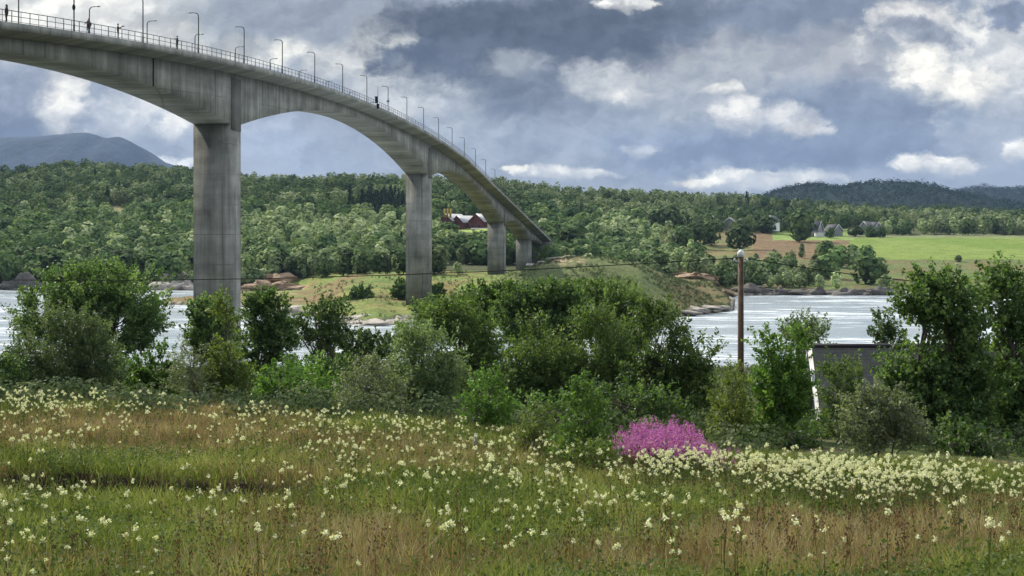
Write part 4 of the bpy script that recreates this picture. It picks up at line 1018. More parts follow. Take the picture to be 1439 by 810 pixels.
    rocks([(962, 520, 5, 1.0), (976, 512, 6, 1.2), (990, 508, 5, 1.0), (1006, 503, 4, .9), (1020, 512, 3.5, .9)], ro, 'brown rock ledge behind the right end of the mound', 'brown rock ledges behind the mound', 9)
    rocks([(962, 372, 3, .6), (978, 381, 3.5, .7), (996, 388, 3, .6), (1014, 396, 2.6, .6)], rk, 'pale rock at the tip of the grassy mound by the water', 'rocks at the tip of the mound', 10)
    rocks([(764, 428, 2.4, .5), (782, 429, 3, .6), (800, 430, 2.6, .5), (750, 428, 2.0, .4)], rk, 'pale bare rock on the crest of the grassy mound', 'bare rocks on the mound', 12)

# ------------------------------------------------------------------ the meadow
def meadow_uv(n, g, y0=13.5, y1=47):
    Y = np.sqrt(g.uniform(y0 ** 2, y1 ** 2, n)); u = g.uniform(-420, 1860, n)
    X = (u - XC) / F * Y; ok = Y < edge_meadow(u) + 6
    X, Y, u = X[ok], Y[ok], u[ok]; Z = elev(X, Y); v = YH + (HC - Z) / Y * F
    return X, Y, Z, u, v
def blob2(u, v, cu, cv, ru, rv): return np.clip(1 - np.hypot((u - cu) / ru, (v - cv) / rv), 0, 1)
def brownness(X, Y, u, v):
    b = .95 * (fbm(X * .22 + 7, Y * .33 + 3, 4) - .44) * 2.2
    for cu, cv, ru, rv, k in ((200, 622, 340, 48, 1.25), (360, 805, 260, 80, 1.6), (560, 790, 180, 80, 1.5), (120, 808, 160, 34, .9), (530, 640, 190, 50, .8), (1230, 775, 320, 75, 1.25), (960, 805, 200, 40, 1.0), (390, 590, 130, 26, .8), (1150, 800, 200, 60, .8), (800, 810, 300, 40, .7), (40, 800, 80, 50, .5), (420, 685, 90, 14, .8)):
        b = b + k * blob2(u, v, cu, cv, ru, rv)
    for cu, cv, ru, rv, k in ((700, 720, 260, 60, .9), (150, 740, 240, 60, .8), (250, 655, 230, 24, .7), (980, 730, 140, 40, .6), (1400, 690, 120, 40, .4)):
        b = b - k * blob2(u, v, cu, cv, ru, rv)
    return np.clip(b, 0, 1)
def flower_density(X, Y, u, v):
    n = fbm(X * .55 + 11, Y * .75 + 2, 3)
    d = .13 + .9 * sst(.50, .66, n) * .26
    belt = sst(840, 960, u) * sst(628, 645, v) * sst(745, 690, v + 22 * np.sin(u / 70))
    d = d + belt * (.62 + 1.0 * sst(.42, .60, n))
    d = d + .9 * blob2(u, v, 60, 585, 150, 30) + .45 * blob2(u, v, 620, 620, 330, 30) + .55 * blob2(u, v, 760, 690, 330, 60) * sst(.4, .6, n) + .35 * blob2(u, v, 60, 680, 150, 40)
    d = d + .5 * sst(1000, 1250, u) * sst(760, 700, v)
    return d * (1 - .75 * np.clip(brownness(X, Y, u, v) * sst(735, 770, v), 0, 1)) * (1 - .7 * blob2(u, v, 230, 655, 240, 24))
def build_meadow():
    g = np.random.default_rng(4)
    # grass blades
    X, Y, Z, u, v = meadow_uv(470000, g)
    n = len(X)
    br = brownness(X, Y, u, v)
    isb = g.random(n) < br * .9
    clump = fbm(X * 1.6, Y * 1.6, 2)
    h = (.16 + .30 * g.random(n)) * (.45 + 1.0 * clump) * np.where(isb, 1.12, 1.0) * (1 - .45 * blob2(u, v, 230, 648, 280, 22))
    a = g.random(n) * 6.283; lean = h * (.18 + .5 * g.random(n))
    w = (.006 + .007 * g.random(n)) * np.where(isb, .75, 1.1) * np.clip(Y / 26, .75, 1.5)
    dx, dy = np.cos(a), np.sin(a); b = g.random(n) * 6.283; px, py = np.cos(b) * w, np.sin(b) * w
    P = lambda sx, hh, ln: np.stack([X + sx * px + dx * ln, Y + sx * py + dy * ln, Z - .03 + hh], 1)
    V = np.stack([P(-1, 0, 0), P(1, 0, 0), P(.75, h * .6, lean * .35), P(-.75, h * .6, lean * .35), P(0, h, lean)], 1).reshape(-1, 3)
    i = np.arange(n)[:, None] * 5
    t = np.clip(.42 + .25 * g.normal(size=n) + 1.1 * (fbm(X * .9 + 31, Y * 1.1, 3) - .5) + .3 * (clump - .5), 0, 1)
    cg = pick([(.085, .115, .026), (.165, .195, .050), (.31, .30, .11)], t); cb = pick([(.125, .075, .042), (.235, .168, .100), (.37, .30, .195)], t)
    C = np.where(isb[:, None], cb, cg)
    o = obj('grass', mesh_data('grass', V, [i + np.array([0, 1, 2, 3]), i + np.array([3, 2, 4])], M_grass, col=np.repeat(C, 5, 0)))
    tag(o, 'tall unmown meadow grass, green with rusty brown patches', 'grass', kind='stuff')
    # leafy herbs between the grass
    X, Y, Z, u, v = meadow_uv(80000, g)
    keep = g.random(len(X)) < (.12 + .75 * sst(.42, .6, fbm(X * .8 + 3, Y * .8, 3))) * (1 - .8 * brownness(X, Y, u, v)) + .3 * flower_density(X, Y, u, v)
    X, Y, Z = X[keep], Y[keep], Z[keep]; n = len(X); k = 12
    hh = .14 + .30 * g.random(n)
    c = np.stack([X, Y, Z], 1)[:, None] + np.stack([g.normal(size=(n, k)) * .11, g.normal(size=(n, k)) * .11, g.random((n, k)) * hh[:, None]], -1)
    c = c.reshape(-1, 3); N = n * k
    d = norm(rnd_dirs(N, g) * np.array([1, 1, .5])); nn = norm(rnd_dirs(N, g) + np.array([0, 0, .9]))
    L = .03 + .045 * g.random(N)
    C = pick([(.050, .085, .020), (.10, .145, .036), (.18, .225, .07)], np.clip(.45 + .25 * g.normal(size=N), 0, 1))
    o = obj('meadow_herbs', mesh_data('meadow_herbs', leaf_quads(c, d, nn, L, L * .3), [quads(N)], M_grass, col=np.repeat(C, 4, 0)))
    tag(o, 'low broad-leaved green herbs growing between the meadow grass', 'herbs', kind='stuff')
    # dark seed-head stalks of dock and grass
    X, Y, Z, u, v = meadow_uv(7500, g)
    keep = (g.random(len(X)) < .05 + .6 * brownness(X, Y, u, v) * sst(690, 760, v)); X, Y, Z = X[keep], Y[keep], Z[keep]
    n = len(X); k = 14; hh = .5 + .35 * g.random(n)
    t = g.random((n, k)) * .45 + .55
    c = (np.stack([X, Y, Z], 1)[:, None] + np.stack([g.normal(size=(n, k)) * .018, g.normal(size=(n, k)) * .018, t * hh[:, None]], -1)).reshape(-1, 3); N = n * k
    V1 = leaf_quads(c, norm(rnd_dirs(N, g) + np.array([0, 0, 1.2])), rnd_dirs(N, g), np.full(N, .045), np.full(N, .010))
    c2 = np.stack([X, Y, Z + hh * .5], 1); V2 = leaf_quads(c2, norm(np.array([0, 0, 1.]) + .12 * g.normal(size=(n, 3))), rnd_dirs(n, g), hh, np.full(n, .007))
    C = np.concatenate([pick([(.035, .02, .014), (.09, .05, .03)], g.random(N)), pick([(.07, .05, .02), (.12, .08, .04)], g.random(n))])
    o = obj('seed_stalks', mesh_data('seed_stalks', np.concatenate([V1, V2]), [quads(N + n)], M_grass, col=np.repeat(C, 4, 0)))
    tag(o, 'dry brown seed stalks standing in the brown grass near the bottom', 'dry stalks', kind='stuff')

    # meadowsweet: a few kinds of plant, the nearest ones single objects
    def sweet(seed):
        g = np.random.default_rng(seed); V = []; C = []
        np_ = 1 + (seed % 2)
        tops = []
        for j in range(np_):
            tip = np.array([g.normal() * .13 * (j > 0), g.normal() * .13 * (j > 0), .98 - .07 * j * g.random()])
            tops.append(tip)
            a = np.array([0, 0, 0 if j == 0 else .5]); c = (a + tip) / 2
            for nn in ((1, 0, 0), (0, 1, 0)):
                V.append(leaf_quads(c[None], norm((tip - a)[None]), np.array([nn], float), np.array([np.linalg.norm(tip - a)]), np.array([.006]))); C.append(np.tile([.07, .08, .03], (4, 1)))
            k = 26; blobc = tip + np.array([[0, 0, 0], [.035, .01, -.02], [-.03, .015, -.025], [.01, -.035, -.015], [.0, .02, .03]]) * (psz := g.uniform(.30, .86))
            c = blobc[g.integers(5, size=k)] + g.normal(size=(k, 3)) * np.array([.019, .019, .017]) * (.5 + .55 * psz)
            L = (.024 + .022 * g.random(k)) * (.7 + .3 * psz)
            V.append(leaf_quads(c, rnd_dirs(k, g), rnd_dirs(k, g), L, L * .42)); C.append(np.repeat(pick([(.50, .475, .31), (.67, .65, .48), (.80, .785, .64)], g.random(k)), 4, 0))
        k = 16; t = g.random(k); c = np.stack([g.normal(size=k) * .10, g.normal(size=k) * .10, .12 + .62 * t], 1)
        L = .05 + .055 * g.random(k); V.append(leaf_quads(c, norm(c * [1, 1, 0] + .5 * rnd_dirs(k, g)), norm(rnd_dirs(k, g) + [0, 0, .8]), L, L * .3))
        C.append(np.repeat(pick([(.035, .06, .018), (.085, .115, .035)], g.random(k)), 4, 0))
        return np.concatenate(V), np.concatenate(C)
    P = [sweet(60 + j) for j in range(14)]
    X, Y, Z, u, v = meadow_uv(21000, g, 15.5, 43)
    ok = Y < edge_meadow(u) + 1.5; X, Y, Z, u, v = X[ok], Y[ok], Z[ok], u[ok], v[ok]
    keep = g.random(len(X)) < flower_density(X, Y, u, v) * .52
    X, Y, Z, u, v = X[keep], Y[keep], Z[keep], u[keep], v[keep]; n = len(X)
    hgt = g.uniform(.48, .95, n) * (1 + .12 * sst(900, 1000, u)); rot = g.random(n) * 6.283; wh = g.integers(14, size=n)
    vis = (u > -10) & (u < 1450) & (v < 835)
    order = np.argsort(np.where(vis, Y, 99)); single = set(order[:280].tolist())
    data = [mesh_data('meadowsweet', V, [quads(len(V) // 4)], M_petal, col=C) for V, C in P]
    Vs, Cs = [], []
    zones = [('bottom left', u < 480), ('bottom middle', (u >= 480) & (u < 960)), ('bottom right', u >= 960)]
    for i in range(n):
        if i in single:
            o = obj('meadowsweet', data[wh[i]]); o.location = (X[i], Y[i], Z[i] - .04); o.scale = (hgt[i],) * 3; o.rotation_euler = (0, 0, rot[i])
            zn = 'left third' if u[i] < 480 else 'middle third' if u[i] < 960 else 'right third'
            tag(o, 'single cream meadowsweet plume in the nearest part of the meadow, %s' % zn, 'flower', 'nearest meadowsweet flowers, %s' % zn)
        else:
            V, C = P[wh[i]]; c, s = math.cos(rot[i]), math.sin(rot[i])
            Vs.append(V @ (np.array([[c, s, 0], [-s, c, 0], [0, 0, 1]]) * hgt[i]) + [X[i], Y[i], Z[i] - .04]); Cs.append(C)
    V = np.concatenate(Vs)
    o = obj('meadowsweet_flowers', mesh_data('meadowsweet_flowers', V, [quads(len(V) // 4)], M_petal, col=np.concatenate(Cs)))
    tag(o, 'mass of cream meadowsweet in bloom across the meadow, densest along the right edge', 'flowers', kind='stuff')
    print('meadowsweet', n)

    # fireweed
    def weed(seed):
        g = np.random.default_rng(seed); k = 64; t = g.random(k)
        r = .085 * (1.05 - t) ** .7 + .012; th = g.random(k) * 6.283
        c = np.stack([np.cos(th) * r, np.sin(th) * r, .72 + .28 * t], 1); L = .048 * (1.15 - .6 * t)
        V = [leaf_quads(c, norm(np.stack([np.cos(th), np.sin(th), .3 + 0 * th], 1) + .4 * rnd_dirs(k, g)), rnd_dirs(k, g), L, L * .42)]
        C = [np.repeat(pick([(.28, .06, .27), (.42, .115, .40), (.55, .27, .53)], g.random(k)), 4, 0)]
        k = 30; t = g.random(k); th = g.random(k) * 6.283; d = norm(np.stack([np.cos(th), np.sin(th), .5 + 0 * th], 1))
        c = np.stack([0 * t, 0 * t, .1 + .52 * t], 1) + d * .055; V.append(leaf_quads(c, d, rnd_dirs(k, g), np.full(k, .12), np.full(k, .014)))
        C.append(np.repeat(pick([(.04, .06, .02), (.085, .11, .04)], g.random(k)), 4, 0))
        V.append(leaf_quads(np.array([[0, 0, .4]]), np.array([[0, 0, 1.]]), np.array([[0, 1., 0]]), np.array([.8]), np.array([.007]))); C.append(np.tile([.16, .05, .06], (4, 1)))
        return mesh_data('fireweed', np.concatenate(V), [quads(sum(len(a) for a in V) // 4)], M_petal, col=np.concatenate(C))
    W = [weed(80 + j) for j in range(6)]
    c = 0
    while c < 268:
        if c < 258: u = 936 + 44 * g.normal(); u = u if 862 < u < 1026 else g.uniform(866, 1024); Y = g.uniform(34.8, 38.8)
        else: u = g.choice([742, 768, 1030, 1018]) + g.normal() * 10; Y = g.uniform(36.5, 39.5)
        x = (u - XC) / F * Y
        h = (g.uniform(.72, 1.22) if c < 258 else g.uniform(.7, .9)) * (1.05 - .38 * float(sst(950, 1020, u)) - .2 * float(sst(905, 866, u)))
        o = obj('fireweed', W[g.integers(6)]); o.location = (x, Y, ground_z(x, Y) - .05); o.scale = (h, h, h); o.rotation_euler = (g.normal() * .06, g.normal() * .06, g.random() * 6.28)
        if c < 258: tag(o, 'pink flowering fireweed stalk in the dense pink patch before the middle willows', 'flower', 'fireweed in the pink patch')
        else: tag(o, 'thin fireweed stalk growing outside the dense pink patch', 'flower', 'stray fireweed')
        c += 1

# ------------------------------------------------------------------ far hills
def build_hills():
    def ridge(name, prof, Y, depth, rough, col, seed, label, trees=0, step=None):
        prof = [(a, b + (5 if trees else 0)) for a, b in prof]; us = np.linspace(prof[0][0], prof[-1][0], 420); hz = np.interp(us, *zip(*[(a, HC + (YH - b) / F * Y) for a, b in prof]))
        # smooth and add relief
        k = np.ones(5) / 5; hz = np.convolve(np.pad(hz, 2, 'edge'), k, 'valid')
        ts = np.linspace(-1, 1, 61)
        U, T = np.meshgrid(us, ts, indexing='ij'); Hh = np.repeat(hz[:, None], 61, 1)
        YY = Y + depth * T; XX = (U - XC) / F * Y + 0 * T
        fade = np.cos(np.clip(np.abs(T), 0, 1) * math.pi / 2) ** 1.2
        ZZ = (Hh + 12) * fade - 12
        ZZ = ZZ + rough * (fbm(XX / (rough * 9) + seed, YY / (rough * 9), 5) - .52) * np.where(T < -.08, 1.8, .35)
        V = np.stack([XX, YY, ZZ], -1).reshape(-1, 3)
        i = np.arange(419)[:, None] * 61 + np.arange(60)[None]; Q = np.stack([i, i + 61, i + 62, i + 1], -1).reshape(-1, 4)
        m, t, b = new_mat(name + '_cover'); co = t.n('ShaderNodeTexCoord').outputs['Object']
        f = t.noise(co, .012 * 3000 / Y, 8, .7).outputs[0]; c = np.array(col)
        t.set(b.inputs['Base Color'], t.ramp(f, [(.35, tuple(c * .6)), (.52, tuple(c)), (.7, tuple(c * 1.7))])); b.inputs['Roughness'].default_value = .95; b.inputs['Specular IOR Level'].default_value = .1
        bp = t.n('ShaderNodeBump'); bp.inputs['Strength'].default_value = .9; bp.inputs['Distance'].default_value = 12 * Y / 3000; t.L.new(t.noise(co, .05 * 3000 / Y, 5, .7).outputs[0], bp.inputs['Height']); t.L.new(bp.outputs[0], b.inputs['Normal'])
        o = obj(name, mesh_data(name, V, [Q], m, smooth=True)); tag(o, kind='structure')
        if trees:
            g = np.random.default_rng(seed); n = trees
            ui = g.random(n) * 418; tj = g.random(n) ** .8 * 34
            a, b_ = ui.astype(int), tj.astype(int); idx = a * 61 + b_
            fx, fy = (ui - a)[:, None], (tj - b_)[:, None]
            p = (V[idx] * (1 - fx) + V[idx + 61] * fx) * (1 - fy) + (V[idx + 1] * (1 - fx) + V[idx + 62] * fx) * fy
            keep = p[:, 2] > 25; p = p[keep]; n = len(p); K = 16
            Pq = [proto('round', seed * 5 + j, K) for j in range(6)]; wv = []
            hh = g.uniform(7, 14, n) * Y / 3000
            wh = g.integers(6, size=n)
            Vt = np.stack(Pq)[wh] * hh[:, None, None] * np.array([1.25, 1.25, 1]) + p[:, None] - [0, 0, 1]
            C = np.repeat(pick([tuple(c * .8), tuple(c * 1.5), tuple(c * 2.4)], np.clip(.4 + .3 * g.normal(size=n), 0, 1)), K * 4, 0)
            fo = obj('hill_forest', mesh_data('hill_forest', Vt.reshape(-1, 3), [quads(n * K)], M_far, col=C)); tag(fo, label, 'forest', kind='stuff')
    ridge('hills', [(960, 300), (1030, 284), (1060, 277), (1090, 267), (1112, 261), (1135, 257.5), (1162, 263), (1188, 261), (1216, 257), (1250, 258.5), (1278, 257), (1302, 262), (1332, 271), (1352, 278), (1400, 286), (1500, 290), (1700, 300)], 2900, 700, 26, (.014, .026, .020), 3, 'dark forest on the far rounded hills at the right', 9000)
    ridge('hills', [(1200, 320), (1280, 296), (1318, 280), (1342, 270), (1362, 264), (1392, 266.5), (1420, 264), (1445, 264), (1520, 255), (1700, 262)], 4300, 900, 30, (.016, .028, .026), 6, 'dark forest on the farthest hill by the right edge', 6000)
    ridge('hills', [(1180, 312), (1270, 290), (1330, 287), (1380, 295), (1445, 300), (1560, 296), (1700, 300)], 1900, 330, 14, (.040, .062, .034), 8, 'green forest on the lower knoll before the far hills', 5000)
    ridge('mountain', [(-700, 180), (-300, 186), (-100, 196), (0, 199), (60, 201), (105, 198), (128, 194.5), (140, 194), (152, 198), (160, 201), (176, 199.5), (190, 205), (205, 213), (217, 222), (229, 231), (246, 238), (330, 262)], 7200, 1500, 60, (.018, .032, .05), 12, '', 0)

# ------------------------------------------------------------------ sky, light, air, camera
def lin(r, g_, b): 
    f = lambda c: (c / 255 / 12.92) if c / 255 <= .04045 else ((c / 255 + .055) / 1.055) ** 2.4
    return (f(r), f(g_), f(b))
SUN_AZ, SUN_EL = math.radians(-42), math.radians(39)
def build_sky():
    w = bpy.data.worlds.new('World'); sc.world = w; w.use_nodes = True
    t = NT(w.node_tree); bg = w.node_tree.nodes['Background']
    d = t.n('ShaderNodeTexCoord').outputs['Generated']
    nrm = t.n('ShaderNodeVectorMath', operation='NORMALIZE'); t.L.new(d, nrm.inputs[0]); d = nrm.outputs[0]
    sp = t.n('ShaderNodeSeparateXYZ'); t.L.new(d, sp.inputs[0]); x, y, z = sp.outputs
    yy = t.math('MAXIMUM', y, .12)
    cu = t.n('ShaderNodeCombineXYZ')                      # the direction as tangents
    t.L.new(t.math('ADD', t.math('MULTIPLY', t.math('DIVIDE', x, yy), 20.5), 7.195), cu.inputs[0])
    t.L.new(t.math('SUBTRACT', 3.45, t.math('MULTIPLY', t.math('DIVIDE', z, yy), 20.5)), cu.inputs[1])
    P = cu.outputs[0]
    flat = t.vmath('ADD', t.scalevec(P, (1, 1.3, 1)), (31.7, 12.3, 4.1))
    cen = lambda c, k: t.vmath('SCALE', t.vmath('SUBTRACT', c, (.5, .5, .5)), k)
    w1 = t.noise(flat, .8, 3, .5).outputs['Color']; w2 = t.noise(flat, 2.6, 8, .6).outputs['Color']
    warp = t.vmath('ADD', cen(w1, 1.7), cen(w2, .75))
    Q = t.vmath('ADD', P, t.vmath('MULTIPLY', warp, (1, .62, 0)))
    Q2 = t.vmath('ADD', P, t.vmath('MULTIPLY', t.vmath('ADD', cen(w1, .5), cen(w2, .55)), (1, .5, 0)))
    wq = t.vmath('ADD', flat, cen(w2, .5))
    fine = t.noise(wq, 1.7, 10, .58).outputs[0]
    puff = lambda q: t.noise(q, 1.5, 7, .55).outputs[0]
    relief = t.math('SUBTRACT', puff(wq), puff(t.vmath('ADD', wq, (-.10, -.14, 0))))
    big = t.noise(flat, .75, 5, .55).outputs[0]
    sky = t.n('ShaderNodeTexSky', sky_type='NISHITA'); sky.sun_disc = False
    sky.sun_elevation = SUN_EL; sky.sun_rotation = SUN_AZ; sky.air_density = 1.0; sky.dust_density = 2.0
    clear = t.vmath('SCALE', sky.outputs[0], .1)
    sepP = t.n('ShaderNodeSeparateXYZ'); t.L.new(P, sepP.inputs[0])
    hz = t.rng(sepP.outputs[1], 0.0, 2.6, 0, 1)
    base = t.mix(hz, lin(130, 143, 163), lin(140, 154, 176))
    base = t.mix(.12, base, clear)
    col = base
    def layer(c, r, rgb, dark=None, amt=1.0, soft=.42, na=1.5, rot=0.0, pos=None):
        """One cloud: centre and radii (hundredths of the tangent scale), lit and shaded colour."""
        nonlocal col
        q = t.vmath('SUBTRACT', pos or Q, (c[0] / 100, c[1] / 100, 0))
        if rot:
            vr = t.n('ShaderNodeVectorRotate', rotation_type='Z_AXIS'); t.L.new(q, vr.inputs['Vector']); vr.inputs['Angle'].default_value = math.radians(rot); q = vr.outputs[0]
        q = t.vmath('MULTIPLY', q, (100 / r[0], 100 / r[1], 0))
        dist = t.math('ADD', t.vmath('LENGTH', q), t.math('MULTIPLY', t.math('SUBTRACT', fine, .5), na))
        m = t.rng(dist, 1 + soft, 1 - soft, 0, amt)
        if pos is Q2:
            qs = t.n('ShaderNodeSeparateXYZ'); t.L.new(q, qs.inputs[0])
            m = t.math('MULTIPLY', m, t.rng(t.math('ADD', qs.outputs[1], t.math('MULTIPLY', t.math('SUBTRACT', fine, .5), 2.0)), -.3, 1.0, 1, .30))
        rgb2 = dark or tuple(int(k * .86) for k in rgb)
        k = t.rng(t.math('ADD', relief, t.math('MULTIPLY', t.math('SUBTRACT', fine, .5), .15)), -.19, .19, 0, 1)
        col = t.mix(m, col, t.mix(k, lin(*rgb2), lin(*rgb)))
    L = layer
    # upper left: veil, cream bands, violet-grey cloud with a bright column
    L((250, 20), (380, 66), (172, 178, 184), (156, 163, 172), .9, .7)
    L((100, 26), (170, 40), (236, 233, 220), (210, 209, 202), .95, .55)
    L((430, 84), (150, 26), (240, 236, 220), (212, 211, 202), .95, .5)
    L((300, 64), (110, 24), (222, 219, 205), None, .8, .6)
    L((430, 26), (180, 42), (152, 161, 172), (136, 146, 160), .9, .55)
    L((40, 140), (150, 76), (150, 159, 175), (128, 139, 159), .95, .55)
    L((10, 204), (200, 34), (98, 113, 138), (92, 106, 131), .95, .5)
    L((88, 150), (26, 62), (238, 233, 218), (206, 204, 200), .95, .55, 1.6, -8, Q2)
    L((180, 165), (66, 40), (218, 217, 213), (182, 187, 194), .9, .4, 2.4, 0, Q2)
    L((246, 176), (28, 20), (248, 243, 228), (212, 211, 206), .95, .3, 2.0, 0, Q2)
    L((244, 232), (62, 13), (232, 231, 225), (200, 203, 206), .9, .45)
    L((392, 180), (64, 44), (190, 196, 204), (160, 172, 190), .75, .6)
    L((490, 205), (130, 66), (156, 171, 193), (144, 160, 184), .85, .7)
    # the dark bank in the middle
    L((760, 130), (330, 150), (156, 163, 172), (138, 147, 161), .95, .45)
    L((540, 80), (70, 44), (236, 232, 217), (208, 207, 200), .85, .5)
    L((592, 134), (90, 34), (206, 207, 202), (180, 184, 187), .9, .5)
    L((700, 62), (190, 64), (96, 107, 126), (76, 87, 107), .98, .42)
    L((820, 34), (220, 50), (92, 103, 121), (74, 84, 103), .97, .42)
    L((580, 92), (66, 36), (92, 106, 128), (74, 87, 110), .98, .24, 1.5, 0, Q2)
    L((940, 54), (160, 48), (92, 103, 121), (76, 86, 106), .96, .42)
    L((735, 165), (90, 60), (108, 120, 138), (92, 103, 122), .9, .55)
    L((722, 94), (40, 18), (200, 202, 199), (168, 174, 180), .7, .6, 2.6, 0, Q2)
    L((862, 108), (66, 22), (212, 211, 204), (176, 180, 183), .9, .5)
    L((896, 134), (40, 20), (228, 224, 211), (190, 191, 190), .9, .45, 2.4, 0, Q2)
    L((870, 196), (160, 52), (160, 168, 179), (140, 151, 167), .8, .6)
    L((662, 186), (64, 46), (176, 182, 188), (152, 161, 172), .75, .6)
    L((940, 214), (100, 34), (134, 149, 173), (118, 134, 160), .85, .5)
    # right: blue-grey gaps, cream heaps and low bright cumulus
    L((1180, 38), (220, 50), (122, 136, 157), (108, 122, 144), .92, .45)
    L((1120, 94), (200, 44), (178, 178, 179), (154, 158, 167), .92, .5)
    L((1030, 128), (90, 40), (182, 184, 185), (156, 162, 171), .8, .55)
    L((1200, 186), (200, 54), (120, 136, 160), (108, 124, 149), .96, .45)
    L((1090, 220), (180, 26), (108, 128, 157), (100, 118, 147), .9, .55)
    L((1385, 78), (125, 80), (226, 223, 214), (184, 187, 190), .95, .4, 2.6)
    L((1310, 22), (64, 26), (222, 218, 209), (178, 179, 183), .92, .4, 2.8)
    L((1335, 104), (74, 30), (246, 239, 220), (214, 210, 200), .95, .45)
    L((1418, 18), (26, 18), (118, 136, 166), None, .9, .4)
    L((1306, 50), (46, 22), (132, 144, 165), None, .8, .45, 2.8)
    L((1395, 182), (74, 50), (172, 176, 184), (150, 158, 171), .8, .6)
    L((1068, 170), (88, 24), (220, 216, 208), (174, 177, 182), .97, .34, 2.3, 0, Q2)
    L((1044, 154), (38, 18), (230, 225, 213), (188, 189, 190), .95, .34, 2.3, 0, Q2)
    L((1136, 184), (34, 10), (210, 206, 199), None, .85, .3, 2.0, 0, Q2)
    L((1016, 126), (26, 9), (236, 232, 219), None, .8, .3, 2.2, 0, Q2)
    L((905, 214), (26, 12), (200, 202, 202), None, .75, .35, 2.8, 0, Q2)
    L((1316, 232), (54, 14), (240, 234, 218), (200, 198, 194), .97, .34, 2.3, 0, Q2)
    L((1436, 216), (28, 16), (240, 234, 218), (204, 202, 196), .97, .34, 2.3, 0, Q2)
    L((1070, 254), (100, 14), (228, 224, 211), (186, 190, 194), .95, .38, 2.5, 0, Q2)
    L((985, 257), (30, 6), (244, 238, 220), None, .95, .35, 1.8, 0, Q2)
    L((790, 244), (60, 9), (232, 227, 211), (188, 191, 194), .92, .3, 2.4, 0, Q2)
    L((722, 237), (12, 6), (250, 244, 225), None, .97, .3, 1.4, 0, Q2)
    L((880, 6), (46, 10), (246, 242, 228), (198, 200, 199), .95, .25, 2.4, 0, Q2)
    col = t.vmath('SCALE', col, t.rng(t.math('ADD', relief, t.math('MULTIPLY', t.math('SUBTRACT', big, .5), .4)), -.3, .3, .93, 1.07, False))
    gm = t.n('ShaderNodeGamma'); t.L.new(col, gm.inputs[0]); gm.inputs[1].default_value = 1.36
    hs = t.n('ShaderNodeHueSaturation'); hs.inputs['Saturation'].default_value = .66; t.L.new(gm.outputs[0], hs.inputs['Color'])
    col = t.vmath('SCALE', hs.outputs[0], 1.37 * .84)
    # the rest of the sky: broken bright overcast, brightest round the sun behind it
    g1 = t.noise(t.scalevec(d, (1, 1, 1.7)), 3.2, 7, .6, .3).outputs[0]
    gen = t.ramp(g1, [(.30, lin(120, 138, 168)), (.46, lin(150, 160, 174)), (.58, lin(196, 198, 198)), (.72, lin(232, 230, 222))])
    sd = (math.sin(SUN_AZ) * math.cos(SUN_EL), math.cos(SUN_AZ) * math.cos(SUN_EL), math.sin(SUN_EL))
    cs = t.vmath('DOT_PRODUCT', d, sd)
    glow = t.math('ADD', t.rng(cs, .2, 1, 1.15, 2.6), t.rng(cs, .94, 1, 0, 2.5))
    side_fill = t.rng(t.vmath('DOT_PRODUCT', d, (.90, -.12, .42)), .45, 1, 1, 2.6)  # bright sky added out of view at right to light the bridge's side faces
    gen = t.vmath('SCALE', gen, t.math('MULTIPLY', glow, side_fill))
    upper = t.rng(z, .155, .26, 0, 1); side = t.rng(t.math('DIVIDE', t.math('ABSOLUTE', x), yy), .40, .62, 0, 1)
    back = t.rng(y, .5, .3, 0, 1)
    k = t.math('MAXIMUM', t.math('MAXIMUM', upper, side), back)
    col = t.mix(k, col, gen)
    col = t.mix(t.rng(z, -.02, -.10, 0, 1), col, (.06, .07, .05))
    t.set(bg.inputs['Color'], t.vmath('SCALE', col, 10.0)); bg.inputs['Strength'].default_value = .1
    w.cycles.sampling_method = 'MANUAL'; w.cycles.sample_map_resolution = 1024
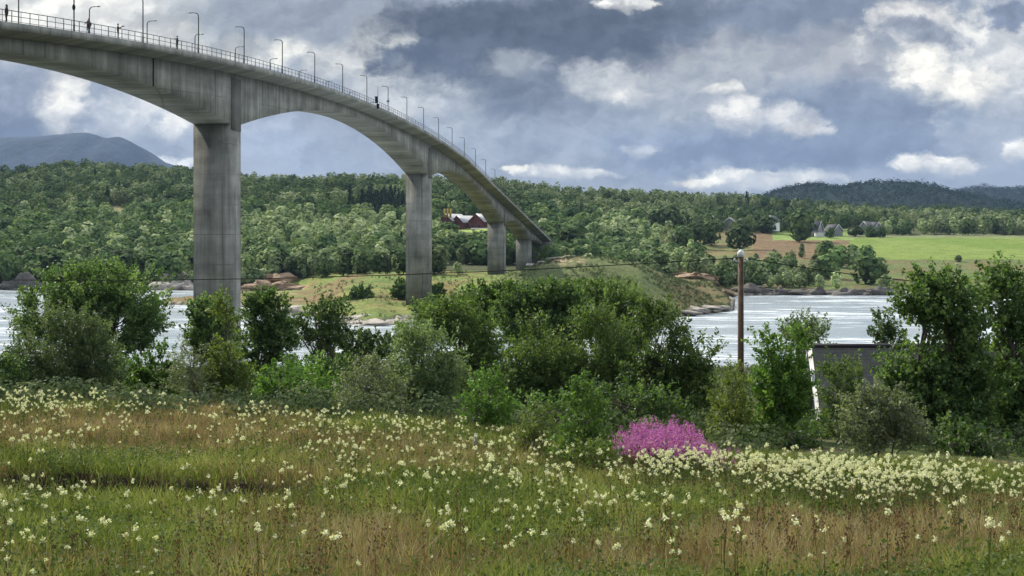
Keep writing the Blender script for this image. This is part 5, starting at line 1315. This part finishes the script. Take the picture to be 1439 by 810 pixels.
    s = bpy.data.lights.new('sun', 'SUN'); s.energy = 4.9; s.angle = math.radians(.6); s.color = (1, .93, .80)
    so = bpy.data.objects.new('sun', s); link(so); so.rotation_euler = (-Vector(sd)).to_track_quat('-Z', 'Y').to_euler(); so.location = (-60, 60, 120)

def build_haze():
    m = bpy.data.materials.new('air'); m.use_nodes = True; nt = m.node_tree; nt.nodes.clear()
    o = nt.nodes.new('ShaderNodeOutputMaterial'); v = nt.nodes.new('ShaderNodeVolumePrincipled')
    v.inputs['Color'].default_value = (.46, .66, 1, 1); v.inputs['Density'].default_value = HAZE; v.inputs['Anisotropy'].default_value = .0
    nt.links.new(v.outputs[0], o.inputs['Volume'])
    mb = MB(); mb.box((0, 0, 0), (1, 1, 1)); mb.v[0] = mb.v[0] * np.array([19200, 19200, 704]) + np.array([0, 0, 347])
    tag(mb.build('haze', m), kind='stuff')

HAZE = 3.4e-5
M_concd = plain('weathered_concrete', (.095, .095, .083), .9, 0, .3, .35)
build_ground(); build_water(); build_hills()
build_bridge(); build_lamps(); build_people(); build_houses(); build_small()
build_far_trees(); build_fg_trees(); build_meadow()
build_sky(); build_haze()

cam = bpy.data.cameras.new('camera'); co = bpy.data.objects.new('camera', cam); link(co)
co.location = (0, 0, HC); co.rotation_euler = (math.pi / 2, 0, 0)
cam.sensor_width = 36; cam.lens = F / 1439 * 36; cam.shift_y = -(405 - YH) / 1439; cam.clip_start = .5; cam.clip_end = 40000
sc.camera = co
vs = sc.view_settings; sc.display_settings.display_device = 'sRGB'
vs.view_transform = 'Standard'; vs.look = 'None'; vs.exposure = .35; vs.gamma = 1; vs.use_curve_mapping = False
cy = sc.cycles
cy.max_bounces = 5; cy.diffuse_bounces = 2; cy.glossy_bounces = 2; cy.transmission_bounces = 3; cy.transparent_max_bounces = 4; cy.volume_bounces = 0
cy.use_denoising = True; cy.caustics_reflective = False; cy.caustics_refractive = False; cy.sample_clamp_indirect = 4; cy.sample_clamp_direct = 12
cy.use_adaptive_sampling = True; cy.adaptive_threshold = .015
